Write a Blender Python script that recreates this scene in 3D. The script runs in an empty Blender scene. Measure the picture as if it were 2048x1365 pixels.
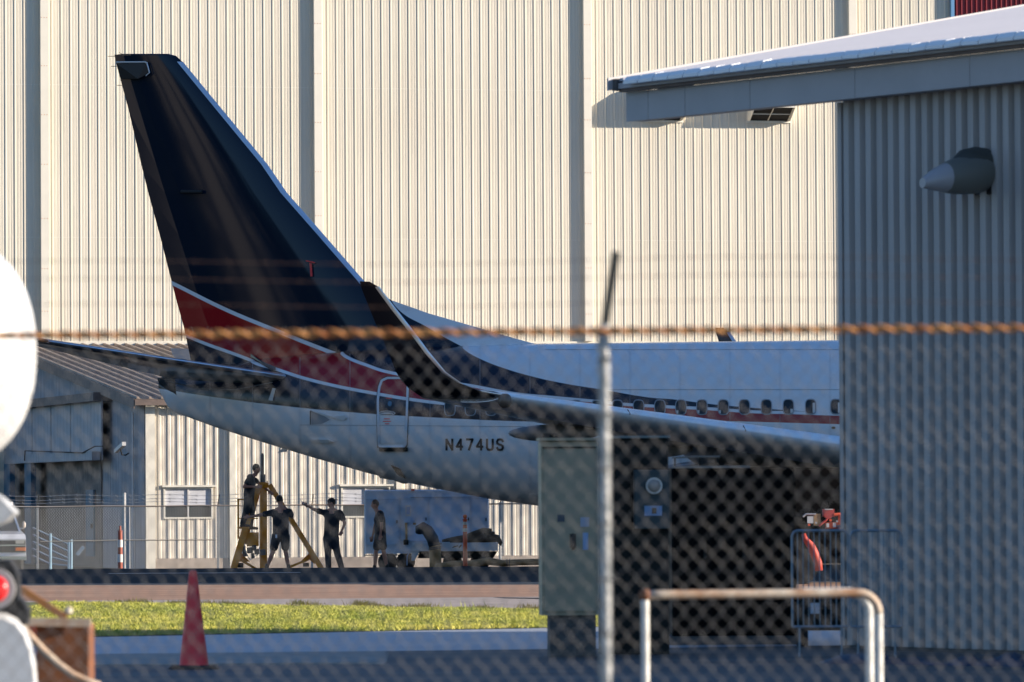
import bpy, math, random
import numpy as np
from mathutils import Vector, Matrix
random.seed(4); rng = np.random.default_rng(4)
SC = bpy.context.scene
COL = SC.collection
R = math.radians

# ------------------------------------------------------------------ camera, sky, sun, exposure
FPX = 11378.0                       # focal length in photo pixels (200 mm on 36 mm)
CAM = Vector((0, 0, 1.65))
pitch = math.atan((990 - 682.5) / FPX); roll = R(-0.33)
cam_rot = Matrix.Rotation(R(90) + pitch, 4, 'X') @ Matrix.Rotation(roll, 4, 'Z')
cd = bpy.data.cameras.new('camera'); cam = bpy.data.objects.new('camera', cd); COL.objects.link(cam)
cam.matrix_world = Matrix.Translation(CAM) @ cam_rot
cd.lens = 200; cd.sensor_width = 36; cd.clip_start = 0.5; cd.clip_end = 3000
cd.dof.use_dof = True; cd.dof.focus_distance = 139; cd.dof.aperture_fstop = 5.9
SC.camera = cam

SUN_AZ = 8.0; SUN_EL = 15.0         # azimuth measured from +X towards the camera side
w = bpy.data.worlds.new("World"); SC.world = w; w.use_nodes = True
nt = w.node_tree; nt.nodes.clear()
sky = nt.nodes.new('ShaderNodeTexSky'); sky.sky_type = 'NISHITA'; sky.sun_disc = False
sky.sun_elevation = R(SUN_EL); sky.sun_rotation = R(90 + SUN_AZ)
sky.air_density = 1.0; sky.dust_density = 0.0; sky.ozone_density = 4.0
bg = nt.nodes.new('ShaderNodeBackground'); bg.inputs[1].default_value = 0.095
wo = nt.nodes.new('ShaderNodeOutputWorld')
tint = nt.nodes.new('ShaderNodeMix'); tint.data_type = 'RGBA'; tint.blend_type = 'MULTIPLY'; tint.inputs[0].default_value = 1
tint.inputs[7].default_value = (0.93, 0.985, 1.08, 1); nt.links.new(sky.outputs[0], tint.inputs[6]); nt.links.new(tint.outputs[2], bg.inputs[0]); nt.links.new(bg.outputs[0], wo.inputs[0])
sd = bpy.data.lights.new('sun', 'SUN'); sd.energy = 5.0; sd.angle = R(0.5); sd.color = (1.0, 0.87, 0.72)
so = bpy.data.objects.new('sun', sd); COL.objects.link(so)
tosun = Vector((math.cos(R(SUN_AZ)) * math.cos(R(SUN_EL)), -math.sin(R(SUN_AZ)) * math.cos(R(SUN_EL)), math.sin(R(SUN_EL))))
so.rotation_euler = tosun.to_track_quat('Z', 'Y').to_euler(); so.location = (60, -20, 40)
SC.view_settings.view_transform = 'Standard'; SC.view_settings.look = 'None'
SC.view_settings.exposure = 0.95; SC.view_settings.gamma = 1.0; SC.view_settings.use_curve_mapping = False
SC.cycles.use_denoising = True
try:
    SC.cycles.denoiser = 'OPENIMAGEDENOISE'; SC.cycles.denoising_input_passes = 'RGB_ALBEDO_NORMAL'
except Exception: pass
SC.cycles.max_bounces = 6; SC.cycles.diffuse_bounces = 3; SC.cycles.glossy_bounces = 3
SC.cycles.use_adaptive_sampling = False

# ------------------------------------------------------------------ photo pixel -> place
CR = cam_rot.to_3x3()
def ray(px, py): return CR @ Vector(((px - 1024) / FPX, -(py - 682.5) / FPX, -1.0))
def P(px, py, Y):
    d = ray(px, py); return CAM + d * (Y / d.y)
def G(px, py, z=0.0):
    d = ray(px, py); return CAM + d * ((z - CAM.z) / d.z)
class Frame:
    def __init__(s, o, yaw):
        s.o = Vector(o); s.yaw = yaw; s.m = Matrix.Translation(s.o) @ Matrix.Rotation(R(yaw), 4, 'Z'); s.i = s.m.inverted()
    def hit(s, px, py, axis, val):
        a = s.i @ CAM; d = s.i.to_3x3() @ ray(px, py)
        t = (val - a[axis]) / d[axis]; return a + d * t
    def w(s, p): return s.m @ Vector(p)

# ------------------------------------------------------------------ materials
MATS = {}
def mat(name, col, rough=0.6, metal=0.0, noise=0.0, nscale=3.0, bump=0.0, bscale=40.0, spec=0.5, coat=0.0, col2=None, streak=None, tone=0.0):
    m = bpy.data.materials.new(name); m.use_nodes = True; n = m.node_tree; b = n.nodes['Principled BSDF']
    b.inputs['Base Color'].default_value = (*col, 1); b.inputs['Roughness'].default_value = rough
    b.inputs['Metallic'].default_value = metal; b.inputs['Specular IOR Level'].default_value = spec
    b.inputs['Coat Weight'].default_value = coat; b.inputs['Coat Roughness'].default_value = 0.04
    tc = n.nodes.new('ShaderNodeTexCoord'); mp = n.nodes.new('ShaderNodeMapping')
    n.links.new(tc.outputs['Object'], mp.inputs[0])
    if streak: mp.inputs['Scale'].default_value = streak
    if noise > 0 or col2:
        tx = n.nodes.new('ShaderNodeTexNoise'); tx.inputs['Scale'].default_value = nscale; tx.inputs['Detail'].default_value = 6
        tx.inputs['Roughness'].default_value = 0.65
        n.links.new(mp.outputs[0], tx.inputs[0])
        rp = n.nodes.new('ShaderNodeValToRGB'); rp.color_ramp.elements[0].position = 0.32; rp.color_ramp.elements[1].position = 0.68
        c2 = col2 if col2 else tuple(min(1, c * (1 + noise)) for c in col)
        c1 = col if col2 else tuple(c * (1 - noise) for c in col)
        rp.color_ramp.elements[0].color = (*c1, 1); rp.color_ramp.elements[1].color = (*c2, 1)
        n.links.new(tx.outputs[0], rp.inputs[0]); n.links.new(rp.outputs[0], b.inputs['Base Color'])
    if tone > 0:
        oi = n.nodes.new('ShaderNodeObjectInfo'); ma = n.nodes.new('ShaderNodeMath'); ma.operation = 'MULTIPLY_ADD'; ma.inputs[1].default_value = tone; ma.inputs[2].default_value = 1 - tone
        n.links.new(oi.outputs['Random'], ma.inputs[0]); hs_ = n.nodes.new('ShaderNodeHueSaturation'); n.links.new(ma.outputs[0], hs_.inputs['Value'])
        src = b.inputs['Base Color'].links[0].from_socket if b.inputs['Base Color'].links else None
        if src: n.links.new(src, hs_.inputs['Color'])
        else: hs_.inputs['Color'].default_value = (*col, 1)
        n.links.new(hs_.outputs[0], b.inputs['Base Color'])
    if bump > 0:
        t2 = n.nodes.new('ShaderNodeTexNoise'); t2.inputs['Scale'].default_value = bscale; t2.inputs['Detail'].default_value = 4
        n.links.new(mp.outputs[0], t2.inputs[0])
        bp = n.nodes.new('ShaderNodeBump'); bp.inputs['Strength'].default_value = bump; bp.inputs['Distance'].default_value = 0.02
        n.links.new(t2.outputs[0], bp.inputs['Height']); n.links.new(bp.outputs[0], b.inputs['Normal'])
    MATS[name] = m; return m

cream = mat('cream_metal', (0.70, 0.645, 0.53), 0.55, noise=0.08, nscale=1.2, streak=(6, 6, 0.25), tone=.07)
cream2 = mat('cream_metal_trim', (0.74, 0.70, 0.60), 0.5, noise=0.04, nscale=2)
leancream = mat('pale_cream_metal', (0.72, 0.66, 0.56), 0.55, noise=0.10, nscale=1.5, streak=(5, 5, 0.4), tone=.07)
greywall = mat('weathered_grey_metal', (0.34, 0.34, 0.36), 0.6, noise=0.25, nscale=1.2, streak=(4, 4, 0.5))
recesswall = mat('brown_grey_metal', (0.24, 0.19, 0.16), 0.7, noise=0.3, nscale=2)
rooftan = mat('weathered_roof_sheet', (0.20, 0.15, 0.12), 0.75, col2=(0.40, 0.32, 0.26), nscale=2.5, streak=(6, 0.5, 1))
fasciabrown = mat('brown_fascia', (0.17, 0.125, 0.105), 0.7, noise=0.25, nscale=3)
roofcap = mat('lit_white_cap', (0.88, 0.89, 0.90), 0.4)  # near-white against the duller roof sheet, standing in for sunlight on the caps
whiteroof = mat('white_roof_sheet', (0.36, 0.37, 0.42), 0.45, noise=0.05, nscale=2)
fascia = mat('grey_fascia', (0.40, 0.385, 0.39), 0.5, noise=0.05, nscale=2)
nearwall = mat('pale_grey_wall', (0.42, 0.395, 0.38), 0.5, noise=0.16, nscale=0.8, streak=(3, 3, 0.3), tone=.06)
maroon = mat('maroon_door', (0.20, 0.012, 0.02), 0.5, noise=0.1)
bluetrim = mat('blue_trim', (0.10, 0.25, 0.45), 0.5)
steelblue = mat('blue_painted_steel', (0.02, 0.10, 0.17), 0.5, noise=0.2)
dark = mat('black_rubber', (0.012, 0.012, 0.013), 0.7)
darkpaint = mat('dark_green_paint', (0.020, 0.023, 0.022), 0.7, spec=0.15, noise=0.3, nscale=3)
olive = mat('olive_cabinet_paint', (0.34, 0.285, 0.19), 0.55, noise=0.12, nscale=2.0)
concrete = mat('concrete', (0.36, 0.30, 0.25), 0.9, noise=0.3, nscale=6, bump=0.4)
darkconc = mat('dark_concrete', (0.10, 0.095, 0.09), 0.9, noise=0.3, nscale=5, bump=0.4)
glassm = mat('window_glass', (0.012, 0.02, 0.026), 0.08, spec=0.35)
blind = mat('white_blind', (0.55, 0.56, 0.60), 0.7)
alum = mat('bare_aluminium', (0.62, 0.65, 0.70), 0.28, metal=0.85, noise=0.05)
galv = mat('galvanised_steel', (0.50, 0.50, 0.50), 0.45, metal=0.6, noise=0.15, nscale=20)
wiremat = mat('galvanised_wire', (0.22, 0.21, 0.195), 0.5, metal=0.2, noise=0.25, nscale=3)
rust = mat('rusty_wire', (0.40, 0.12, 0.03), 0.8, col2=(0.78, 0.38, 0.12), nscale=14)
postm = mat('weathered_galvanised_post', (0.12, 0.14, 0.15), 0.5, metal=0.3, col2=(0.70, 0.68, 0.64), nscale=16)
orange = mat('orange_yellow_paint', (0.95, 0.29, 0.008), 0.5, noise=0.2, nscale=5)
conered = mat('faded_red_plastic', (0.85, 0.055, 0.055), 0.55, noise=0.12, nscale=4)
orangered = mat('orange_red_plastic', (0.70, 0.10, 0.03), 0.5)
brownred = mat('brown_red_plastic', (0.30, 0.06, 0.03), 0.6)
whitep = mat('white_gelcoat', (0.60, 0.60, 0.59), 0.35, noise=0.08, nscale=3)
reflw = mat('reflective_white_band', (0.62, 0.60, 0.58), 0.5)
vanwhite = mat('white_car_paint', (0.75, 0.76, 0.78), 0.25, coat=0.5)
chrome = mat('chrome', (0.75, 0.78, 0.82), 0.12, metal=1)
amber = mat('amber_lens', (0.85, 0.20, 0.01), 0.25)
cartshadeblue = mat('shade_blue_white_cart_paint', (0.56, 0.66, 0.78), 0.45, noise=0.10, nscale=2.0)  # white cart paint with the blue of the shade put into its colour
ducttan = mat('tan_duct_fabric', (0.33, 0.20, 0.09), 0.85, noise=0.25, nscale=7, bump=0.4)
ductblack = mat('black_duct_fabric', (0.03, 0.035, 0.045), 0.6, bump=0.3)
ductbrown = mat('brown_canvas_duct', (0.10, 0.07, 0.045), 0.85, noise=0.5, nscale=5, bump=0.5)
skin = mat('skin', (0.40, 0.165, 0.11), 0.6)
shirt = mat('black_tshirt_cloth', (0.014, 0.016, 0.022), 0.9)
shortsm = mat('charcoal_cloth', (0.025, 0.026, 0.030), 0.9)
trousers = mat('dark_navy_trouser_cloth', (0.016, 0.022, 0.035), 0.9)
hairm = mat('dark_hair', (0.02, 0.014, 0.010), 0.8)
hairb = mat('brown_hair', (0.06, 0.03, 0.018), 0.8)
capm = mat('dark_cap_cloth', (0.02, 0.02, 0.022), 0.9)
capg = mat('grey_brown_cap_cloth', (0.10, 0.09, 0.075), 0.9)
inkm = mat('black_lettering', (0.01, 0.01, 0.012), 0.5)
whitetag = mat('white_paper', (0.75, 0.77, 0.80), 0.6)
bluetag = mat('pale_blue_label', (0.25, 0.38, 0.60), 0.6)
tyre = mat('tyre_rubber', (0.02, 0.02, 0.02), 0.8)
rustbox = mat('rusty_brown_steel', (0.07, 0.028, 0.014), 0.8, col2=(0.26, 0.09, 0.03), nscale=5)
railcream = mat('peeling_cream_rail_paint', (0.66, 0.60, 0.48), 0.55, col2=(0.36, 0.17, 0.07), nscale=5)
railwhite = mat('chalky_white_rail_paint', (0.68, 0.66, 0.60), 0.6, noise=0.12, nscale=8)
redlens = mat('red_lens', (0.75, 0.01, 0.01), 0.25)
tarp = mat('dark_blue_tarp', (0.015, 0.04, 0.08), 0.5, noise=0.3, nscale=3, bump=0.5, bscale=5)
fueselgrey = mat('grey_underside_paint', (0.16, 0.165, 0.17), 0.45, noise=0.08)
asphalt = mat('dark_asphalt', (0.030, 0.028, 0.030), 1.0, spec=0.15, noise=0.25, nscale=1.2, bump=0.3, streak=(0.4, 2.0, 1))
apronm = mat('reddish_worn_apron', (0.30, 0.165, 0.105), 1.0, spec=.1, col2=(0.52, 0.34, 0.235), nscale=1.3, bump=0.3, streak=(0.35, 1.6, 1))
paleconc = mat('pale_worn_concrete', (0.40, 0.33, 0.28), 0.9, noise=0.2, nscale=2, streak=(0.4, 2, 1), bump=0.3)
roadm = mat('smooth_pavement', (0.40, 0.43, 0.47), 0.5, noise=0.08, nscale=1.2, bump=0.1, streak=(0.5, 2, 1))
lotm = mat('parking_lot_asphalt', (0.11, 0.10, 0.095), 0.7, noise=0.3, nscale=0.8, bump=0.3, streak=(0.5, 1.5, 1))
kerbm = mat('kerb_concrete', (0.34, 0.31, 0.28), 0.85, noise=0.15, nscale=3, bump=0.3)
soilm = mat('grass_soil', (0.10, 0.12, 0.025), 0.9, col2=(0.20, 0.22, 0.05), nscale=1.5)
grassm = mat('grass_blades', (0.20, 0.26, 0.025), 0.7, col2=(0.62, 0.56, 0.11), nscale=0.9, streak=(0.8, 0.5, 1))

# ------------------------------------------------------------------ mesh builder
class MB:
    def __init__(s): s.v = []; s.f = []; s.mi = []
    def add(s, vs, fs, mi=0):
        o = len(s.v); s.v += [tuple(v) for v in vs]; s.f += [tuple(i + o for i in f) for f in fs]; s.mi += [mi] * len(fs); return s
    def box(s, a, b, mi=0):
        (x0, y0, z0), (x1, y1, z1) = a, b
        x0, x1 = min(x0, x1), max(x0, x1); y0, y1 = min(y0, y1), max(y0, y1); z0, z1 = min(z0, z1), max(z0, z1)
        return s.add([(x0, y0, z0), (x1, y0, z0), (x1, y1, z0), (x0, y1, z0), (x0, y0, z1), (x1, y0, z1), (x1, y1, z1), (x0, y1, z1)],
                     [(0, 3, 2, 1), (4, 5, 6, 7), (0, 1, 5, 4), (1, 2, 6, 5), (2, 3, 7, 6), (3, 0, 4, 7)], mi)
    def cbox(s, a, b, c, mi=0):      # chamfered box (vertical and top edges)
        (x0, y0, z0), (x1, y1, z1) = a, b
        x0, x1 = min(x0, x1), max(x0, x1); y0, y1 = min(y0, y1), max(y0, y1)
        ring = [(x0 + c, y0), (x1 - c, y0), (x1, y0 + c), (x1, y1 - c), (x1 - c, y1), (x0 + c, y1), (x0, y1 - c), (x0, y0 + c)]
        cx, cy = (x0 + x1) / 2, (y0 + y1) / 2
        def sh(p): return (p[0] + (c if p[0] < cx else -c), p[1] + (c if p[1] < cy else -c))
        rings = [[(*p, z0) for p in ring], [(*p, z1 - c) for p in ring], [(*sh(p), z1) for p in ring]]
        return s.loft(rings, mi=mi)
    def loft(s, rings, cap=True, mi=0, closed=True):
        n = len(rings[0]); o = len(s.v)
        for r in rings: s.v += [tuple(p) for p in r]
        for k in range(len(rings) - 1):
            for i in range(n if closed else n - 1):
                j = (i + 1) % n; a = o + k * n
                s.f.append((a + i, a + j, a + n + j, a + n + i)); s.mi.append(mi)
        if cap:
            s.f.append(tuple(o + i for i in range(n))[::-1]); s.mi.append(mi)
            s.f.append(tuple(o + (len(rings) - 1) * n + i for i in range(n))); s.mi.append(mi)
        return s
    def tube(s, pts, r, n=8, mi=0, cap=True):
        pts = [Vector(p) for p in pts]; rings = []; up = None
        for i, p in enumerate(pts):
            t = (pts[min(i + 1, len(pts) - 1)] - pts[max(i - 1, 0)])
            t = t.normalized() if t.length > 1e-9 else Vector((0, 0, 1))
            if up is None:
                up = Vector((0, 0, 1)) if abs(t.z) < 0.9 else Vector((0, 1, 0))
            a = t.cross(up); a = a.normalized() if a.length > 1e-6 else t.orthogonal().normalized()
            b = a.cross(t).normalized(); up = b
            rr = r[i] if isinstance(r, (list, tuple)) else r
            rings.append([p + a * (rr * math.cos(2 * math.pi * k / n)) + b * (rr * math.sin(2 * math.pi * k / n)) for k in range(n)])
        return s.loft(rings, cap=cap, mi=mi)
    def bar(s, p, q, wd, dp, mi=0):  # rectangular bar
        p, q = Vector(p), Vector(q); t = (q - p).normalized()
        up = Vector((0, 1, 0)) if abs(t.y) < 0.9 else Vector((0, 0, 1))
        a = t.cross(up).normalized() * wd / 2; b = t.cross(a).normalized() * dp / 2
        return s.loft([[p - a - b, p + a - b, p + a + b, p - a + b], [q - a - b, q + a - b, q + a + b, q - a + b]], mi=mi)
    def prism(s, pts, off, mi=0):    # pts: planar 3D polygon, off: extrusion vector
        off = Vector(off); return s.loft([[Vector(p) for p in pts], [Vector(p) + off for p in pts]], mi=mi)
    def ell(s, c, r, n=16, m=10, mi=0, rot=None):
        rings = []
        for i in range(1, m):
            a = math.pi * i / m
            ring = []
            for k in range(n):
                b = 2 * math.pi * k / n
                v = Vector((r[0] * math.sin(a) * math.cos(b), r[1] * math.sin(a) * math.sin(b), -r[2] * math.cos(a)))
                if rot: v = rot @ v
                ring.append(Vector(c) + v)
            rings.append(ring)
        return s.loft(rings, mi=mi)
    def build(s, name, m, parent=None, smooth=False, mod=None):
        me = bpy.data.meshes.new(name); me.from_pydata(s.v, [], s.f)
        for x in (m if isinstance(m, (list, tuple)) else [m]): me.materials.append(x)
        if any(s.mi): me.polygons.foreach_set('material_index', s.mi)
        import bmesh
        bm = bmesh.new(); bm.from_mesh(me); bmesh.ops.recalc_face_normals(bm, faces=bm.faces); bm.to_mesh(me); bm.free()
        if smooth:
            me.polygons.foreach_set('use_smooth', [True] * len(me.polygons))
            if smooth == 'auto': me.set_sharp_from_angle(angle=R(35))
        me.update()
        o = bpy.data.objects.new(name, me); COL.objects.link(o)
        if parent: o.parent = parent
        return o
def empty(name, loc=(0, 0, 0), yaw=0):
    o = bpy.data.objects.new(name, None); COL.objects.link(o); o.location = loc; o.rotation_euler = (0, 0, R(yaw)); o.empty_display_size = 0.3
    return o
def tag(o, label=None, cat=None, group=None, kind=None):
    if label: o['label'] = label
    if cat: o['category'] = cat
    if group: o['group'] = group
    if kind: o['kind'] = kind
    return o
def dup(o, parent=None):
    c = o.copy(); COL.objects.link(c); c.parent = parent
    for ch in list(o.children): dup(ch, c)
    return c

# ------------------------------------------------------------------ the ground
def sheet(name, pts, m, z=0.0, kind='structure'):
    b = MB(); b.add([(p[0], p[1], z) for p in pts], [tuple(range(len(pts)))])
    return tag(b.build(name, m), kind=kind)
b = MB()   # base ground: flat near, dips slightly past the crest of the apron, runs to the horizon
prof = [(-60, 0), (60, 0), (131, 0), (139, -0.14), (150, -0.29), (165, -0.47), (2500, -0.47)]
def gz(Y): return float(np.interp(Y, [p[0] for p in prof], [p[1] for p in prof]))
for (y0, z0), (y1, z1) in zip(prof, prof[1:]):
    b.add([(-1500, y0, z0), (1500, y0, z0), (1500, y1, z1), (-1500, y1, z1)], [(0, 1, 2, 3)])
tag(b.build('ground', asphalt), kind='structure')
def gy(px, py): return G(px, py)
def quad(name, l1, l2, m, z):      # strip between a far edge line and a near edge line given by photo points
    a, c = G(*l1[0]), G(*l1[1]); d, e = G(*l2[0]), G(*l2[1])
    def ext(p, q, x): t = (x - p.x) / (q.x - p.x); return (x, p.y + t * (q.y - p.y))
    return sheet(name, [ext(d, e, -16), ext(d, e, 14), ext(a, c, 14), ext(a, c, -16)], m, z)
quad('apron', [(150, 1168), (1080, 1165)], [(150, 1209), (1080, 1222)], apronm, 0.004)
quad('concrete_edge', [(-600, 1209), (1080, 1195)], [(-600, 1211), (1080, 1223)], paleconc, 0.008)
quad('road', [(150, 1276), (1095, 1257)], [(150, 1316), (1095, 1304)], roadm, 0.004)
quad('parking_lot', [(150, 1312), (1095, 1300)], [(150, 2600), (1095, 2600)], lotm, 0.008)
pc = [G(*q) for q in ((905, 1200), (960, 1196), (1090, 1195), (1200, 1196), (1200, 1210), (1090, 1212), (985, 1211), (930, 1207))]
sheet('concrete_patch', [(p.x, p.y) for p in pc], paleconc, 0.010)
pc = [G(*q) for q in ((985, 1196.5), (1050, 1197.5), (1130, 1198), (1130, 1200), (1080, 1200), (1010, 1198.5))]
sheet('oil_stain', [(p.x, p.y) for p in pc], asphalt, 0.014)
# painted line on the far tarmac
b = MB(); p, q = G(215, 1148), G(600, 1146); b.add([(p.x, p.y, .004), (q.x, q.y, .004), (q.x, q.y + .5, .004), (p.x, p.y + .5, .004)], [(0, 1, 2, 3)])
tag(b.build('painted_line', reflw), kind='structure')
# grass strip
a, c, d, e = G(150, 1208), G(1085, 1224), G(150, 1276), G(1095, 1257)
def yl(p, q, x): return p.y + (x - p.x) / (q.x - p.x) * (q.y - p.y)
b = MB(); X0, X1 = -16, 14; NX, NY = 60, 24; vs = []
for i in range(NX + 1):
    x = X0 + (X1 - X0) * i / NX; yn, yf = yl(d, e, x), yl(a, c, x)
    for j in range(NY + 1):
        t = j / NY; edge = min(1, 6 * min(t, 1 - t))
        vs.append((x, yn + t * (yf - yn), 0.012 + 0.018 * edge * (0.6 + 0.4 * math.sin(x * 1.3 + 7 * t) * math.cos(3 * x + 5 * t))))
fs = [(i * (NY + 1) + j, (i + 1) * (NY + 1) + j, (i + 1) * (NY + 1) + j + 1, i * (NY + 1) + j + 1) for i in range(NX) for j in range(NY)]
b.add(vs, fs); tag(b.build('grass_bank', soilm), kind='structure')
N = 230000
gx = rng.uniform(-7.2, 5.6, N); tt = rng.uniform(0.0, 1.0, N)
gyv = np.array([yl(d, e, x) for x in gx]) * (1 - tt) + np.array([yl(a, c, x) for x in gx]) * tt
gyv += rng.normal(0, 0.10, N)
patch = 0.5 + 0.5 * np.sin(gx * 1.7 + 3 * np.sin(gyv * .8)) * np.cos(gyv * 1.1 + gx)
h = rng.uniform(0.015, 0.05, N) * (0.7 + 0.6 * patch); h[rng.random(N) < 0.002] *= 2.6
ang = rng.uniform(0, math.pi, N); wd = rng.uniform(0.004, 0.012, N); lean = rng.normal(0, 0.03, (N, 2))
z0 = 0.014
V = np.zeros((N * 3, 3)); V[0::3] = np.c_[gx - wd * np.cos(ang), gyv - wd * np.sin(ang), np.full(N, z0)]
V[1::3] = np.c_[gx + wd * np.cos(ang), gyv + wd * np.sin(ang), np.full(N, z0)]
V[2::3] = np.c_[gx + lean[:, 0], gyv + lean[:, 1], z0 + h]
me = bpy.data.meshes.new('grass'); me.vertices.add(N * 3); me.vertices.foreach_set('co', V.ravel())
me.loops.add(N * 3); me.loops.foreach_set('vertex_index', np.arange(N * 3)); me.polygons.add(N)
me.polygons.foreach_set('loop_start', np.arange(N) * 3); me.update(calc_edges=True); me.materials.append(grassm)
o = bpy.data.objects.new('grass', me); COL.objects.link(o); tag(o, 'bright yellow green grass strip between the road and the apron', 'grass', kind='stuff')
M_ = 2600; cxs = rng.uniform(-7.0, .7, 26); k_ = rng.integers(0, 26, M_); wx = cxs[k_] + rng.normal(0, .10, M_)
wy = np.array([yl(a, c, x) for x in wx]) + rng.uniform(-.5, 1.8, 26)[k_] + rng.normal(0, .12, M_); hh_ = rng.uniform(.03, .09, M_) * rng.uniform(.4, 1.2, 26)[k_]
b = MB()
for x_, y_, h_ in zip(wx, wy, hh_): dx_ = random.uniform(-.05, .05); b.add([(x_ - .006, y_, .01), (x_ + .006, y_, .01), (x_ + dx_, y_ + dx_, .01 + h_)], [(0, 1, 2)])
tag(b.build('weeds', mat('dry_weed', (.30, .22, .07), .8, col2=(.16, .18, .04), nscale=2)), 'dry weeds and grass tufts growing along the far edge of the grass strip', 'weeds', kind='stuff')
# low concrete kerb slab beyond the cone
b = MB(); q0, q1, q2, q3 = G(-200, 1318), G(780, 1309), G(775, 1330), G(-200, 1336)
b.loft([[(p.x, p.y, 0.0) for p in (q3, q2, q1, q0)], [(q3.x, q3.y, .02), (q2.x - .12, q2.y, .025), (q1.x - .05, q1.y, .035), (q0.x, q0.y, .03)]])
tag(b.build('kerb', kerbm), kind='structure')

# ------------------------------------------------------------------ corrugated sheets
def corr_profile(n, pitch, h, base, top, minor=0.0):
    pts = [(0, 0)]
    for i in range(n):
        x = i * pitch; c = x + pitch * 0.5 + 0.0
        if minor:
            for mx in (0.08, 0.17):
                k = x + pitch * mx
                pts += [(k, 0), (k + .007, -minor), (k + .016, -minor), (k + .023, 0)]
        pts += [(c - base / 2, 0), (c - top / 2, -h), (c + top / 2, -h), (c + base / 2, 0)]
        if minor:
            for mx in (0.76, 0.87):
                k = x + pitch * mx
                pts += [(k, 0), (k + .007, -minor), (k + .016, -minor), (k + .023, 0)]
    pts.append((n * pitch, 0)); return pts
def corr_sheet(b, prof, x0, y0, z0, z1, axis='x', sgn=1):
    r0, r1 = [], []
    for (x, y) in prof:
        p = (x0 + x, y0 + y) if axis == 'x' else (x0 + sgn * y, y0 + x)
        r0.append((*p, z0)); r1.append((*p, z1))
    b.loft([r0, r1], cap=False, closed=False)
    return b

# ------------------------------------------------------------------ hangar and lean-to building
DEP = 24.0
H = Frame(P(290, 1130, 165), 14); H.o.z = -0.5; H = Frame(H.o, 14)
def hy(px, py, y): return H.hit(px, py, 1, y)
hang = empty('aircraft_hangar', H.o, 14)
tag(hang, 'huge cream corrugated metal hangar wall filling the background behind the airliner', 'hangar')
zb = hy(900, 690, DEP).z
hx0 = hy(-260, 600, DEP).x; hx1 = hy(2300, 600, DEP).x
PIT = (hy(1144, 600, DEP).x - hy(64 + 540, 600, DEP).x) / 30.0        # 30 ribs over 540 px
colx = [hy(px, 330, DEP).x for px in (80 - 548, 80, 627, 1166, 1697, 2230)]
shared = None; ZT = 26.0
p3 = corr_profile(3, PIT, 0.019, 0.055, 0.034, 0.005)
x = hx0; k = 0
mb = MB(); corr_sheet(mb, p3, 0, 0, zb + 0.12, ZT); 
first = mb.build('wall_panel', cream, hang); first.location = (x, DEP, 0)
while x < hx1:
    x += 3 * PIT
    c = first.copy(); COL.objects.link(c); c.parent = hang; c.location = (x, DEP, 0)
for cx in colx:
    b = MB(); b.box((cx, DEP - 0.20, zb + .12), (cx + 0.27, DEP - 0.002, ZT))
    o = b.build('column_cover', cream2, hang)
    b = MB()
    for q in range(12):
        zz = zb + 1.0 + q * 1.62 + random.uniform(-.15, .15)
        for s in range(3): b.box((cx + .02 + s * .09, DEP - .208, zz), (cx + .045 + s * .09, DEP - .201, zz + .02))
    b.build('rusty_screw_row', rust, hang)['kind'] = 'stuff'
b = MB(); b.box((hx0, DEP - .16, zb - .02), (hx1, DEP + .1, zb + .06)); b.box((hx0, DEP - .09, zb + .065), (hx1, DEP + .1, zb + .115)); b.build('base_flashing', cream2, hang)
b = MB(); b.box((hx0, DEP + 0.12, -0.1), (hx1, DEP + 30, ZT)); b.build('inner_wall', cream, hang)
# horizontal lap joint
for zz in (hy(900, 480, DEP).z, hy(900, 180, DEP).z):
    b = MB(); b.box((hx0, DEP - .004, zz), (hx1, DEP - .0005, zz + .02)); b.build('lap_joint', cream2, hang)
# maroon door with blue trim
b = MB(); xm = hy(1905, 20, DEP).x; zm = hy(1905, 60, DEP).z
corr_sheet(b, corr_profile(30, 0.18, 0.05, 0.06, 0.04), xm, DEP - .16, zm, ZT); b.build('maroon_door_panel', maroon, hang)
b = MB(); b.box((xm - .12, DEP - .22, zm), (xm - .002, DEP - .06, ZT)); b.build('blue_door_trim', bluetrim, hang)
b = MB(); b.box((xm - .12, DEP - .22, zm - .15), (xm + 6, DEP - .06, zm - .002)); b.build('door_sill_trim', bluetrim, hang)
# ventilation hoods
def vent(pxl, pxr, pyt, pyb, label):
    a_, c_ = hy(pxl, pyb, DEP), hy(pxr, pyb, DEP); wdt = c_.x - a_.x; zz = a_.z; hh = 1.25
    root = empty('vent_hood', H.w((a_.x, DEP, zz)), 14); tag(root, label, 'vent hood', 'vent hoods on the hangar wall')
    D = 0.95
    b = MB(); t = .02
    side = [(0, -.01, 0), (0, -D * .35, 0), (0, -D, .42), (0, -D * .9, hh * .75), (0, -D * .5, hh), (0, -.01, hh)]
    b.prism(side, (t, 0, 0)); b.build('side_panel', cream2, root); b = MB()
    b.prism([(wdt - t, y, z) for (_, y, z) in side], (t, 0, 0)); b.build('side_panel', cream2, root)
    b = MB()
    for (p, q) in zip(side[2:], side[3:]): b.add([(0, p[1], p[2]), (wdt, p[1], p[2]), (wdt, q[1], q[2]), (0, q[1], q[2])], [(0, 1, 2, 3)])
    b.build('hood_top', cream2, root)
    b = MB(); b.add([(t, -.02, .03), (wdt - t, -.02, .03), (wdt - t, -D * .9, .50), (t, -D * .9, .50)], [(0, 1, 2, 3)]); b.build('dark_opening', dark, root)
    b = MB()
    b.bar((wdt * .5, -.05, .02), (wdt * .5, -D * .93, .46), .03, .03); b.bar((0, -D * .5, .22), (wdt, -D * .5, .22), .03, .03)
    b.bar((-.05, -.03, -.02), (wdt + .1, -.03, -.02), .06, .05); b.build('grille', cream2, root)
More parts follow.
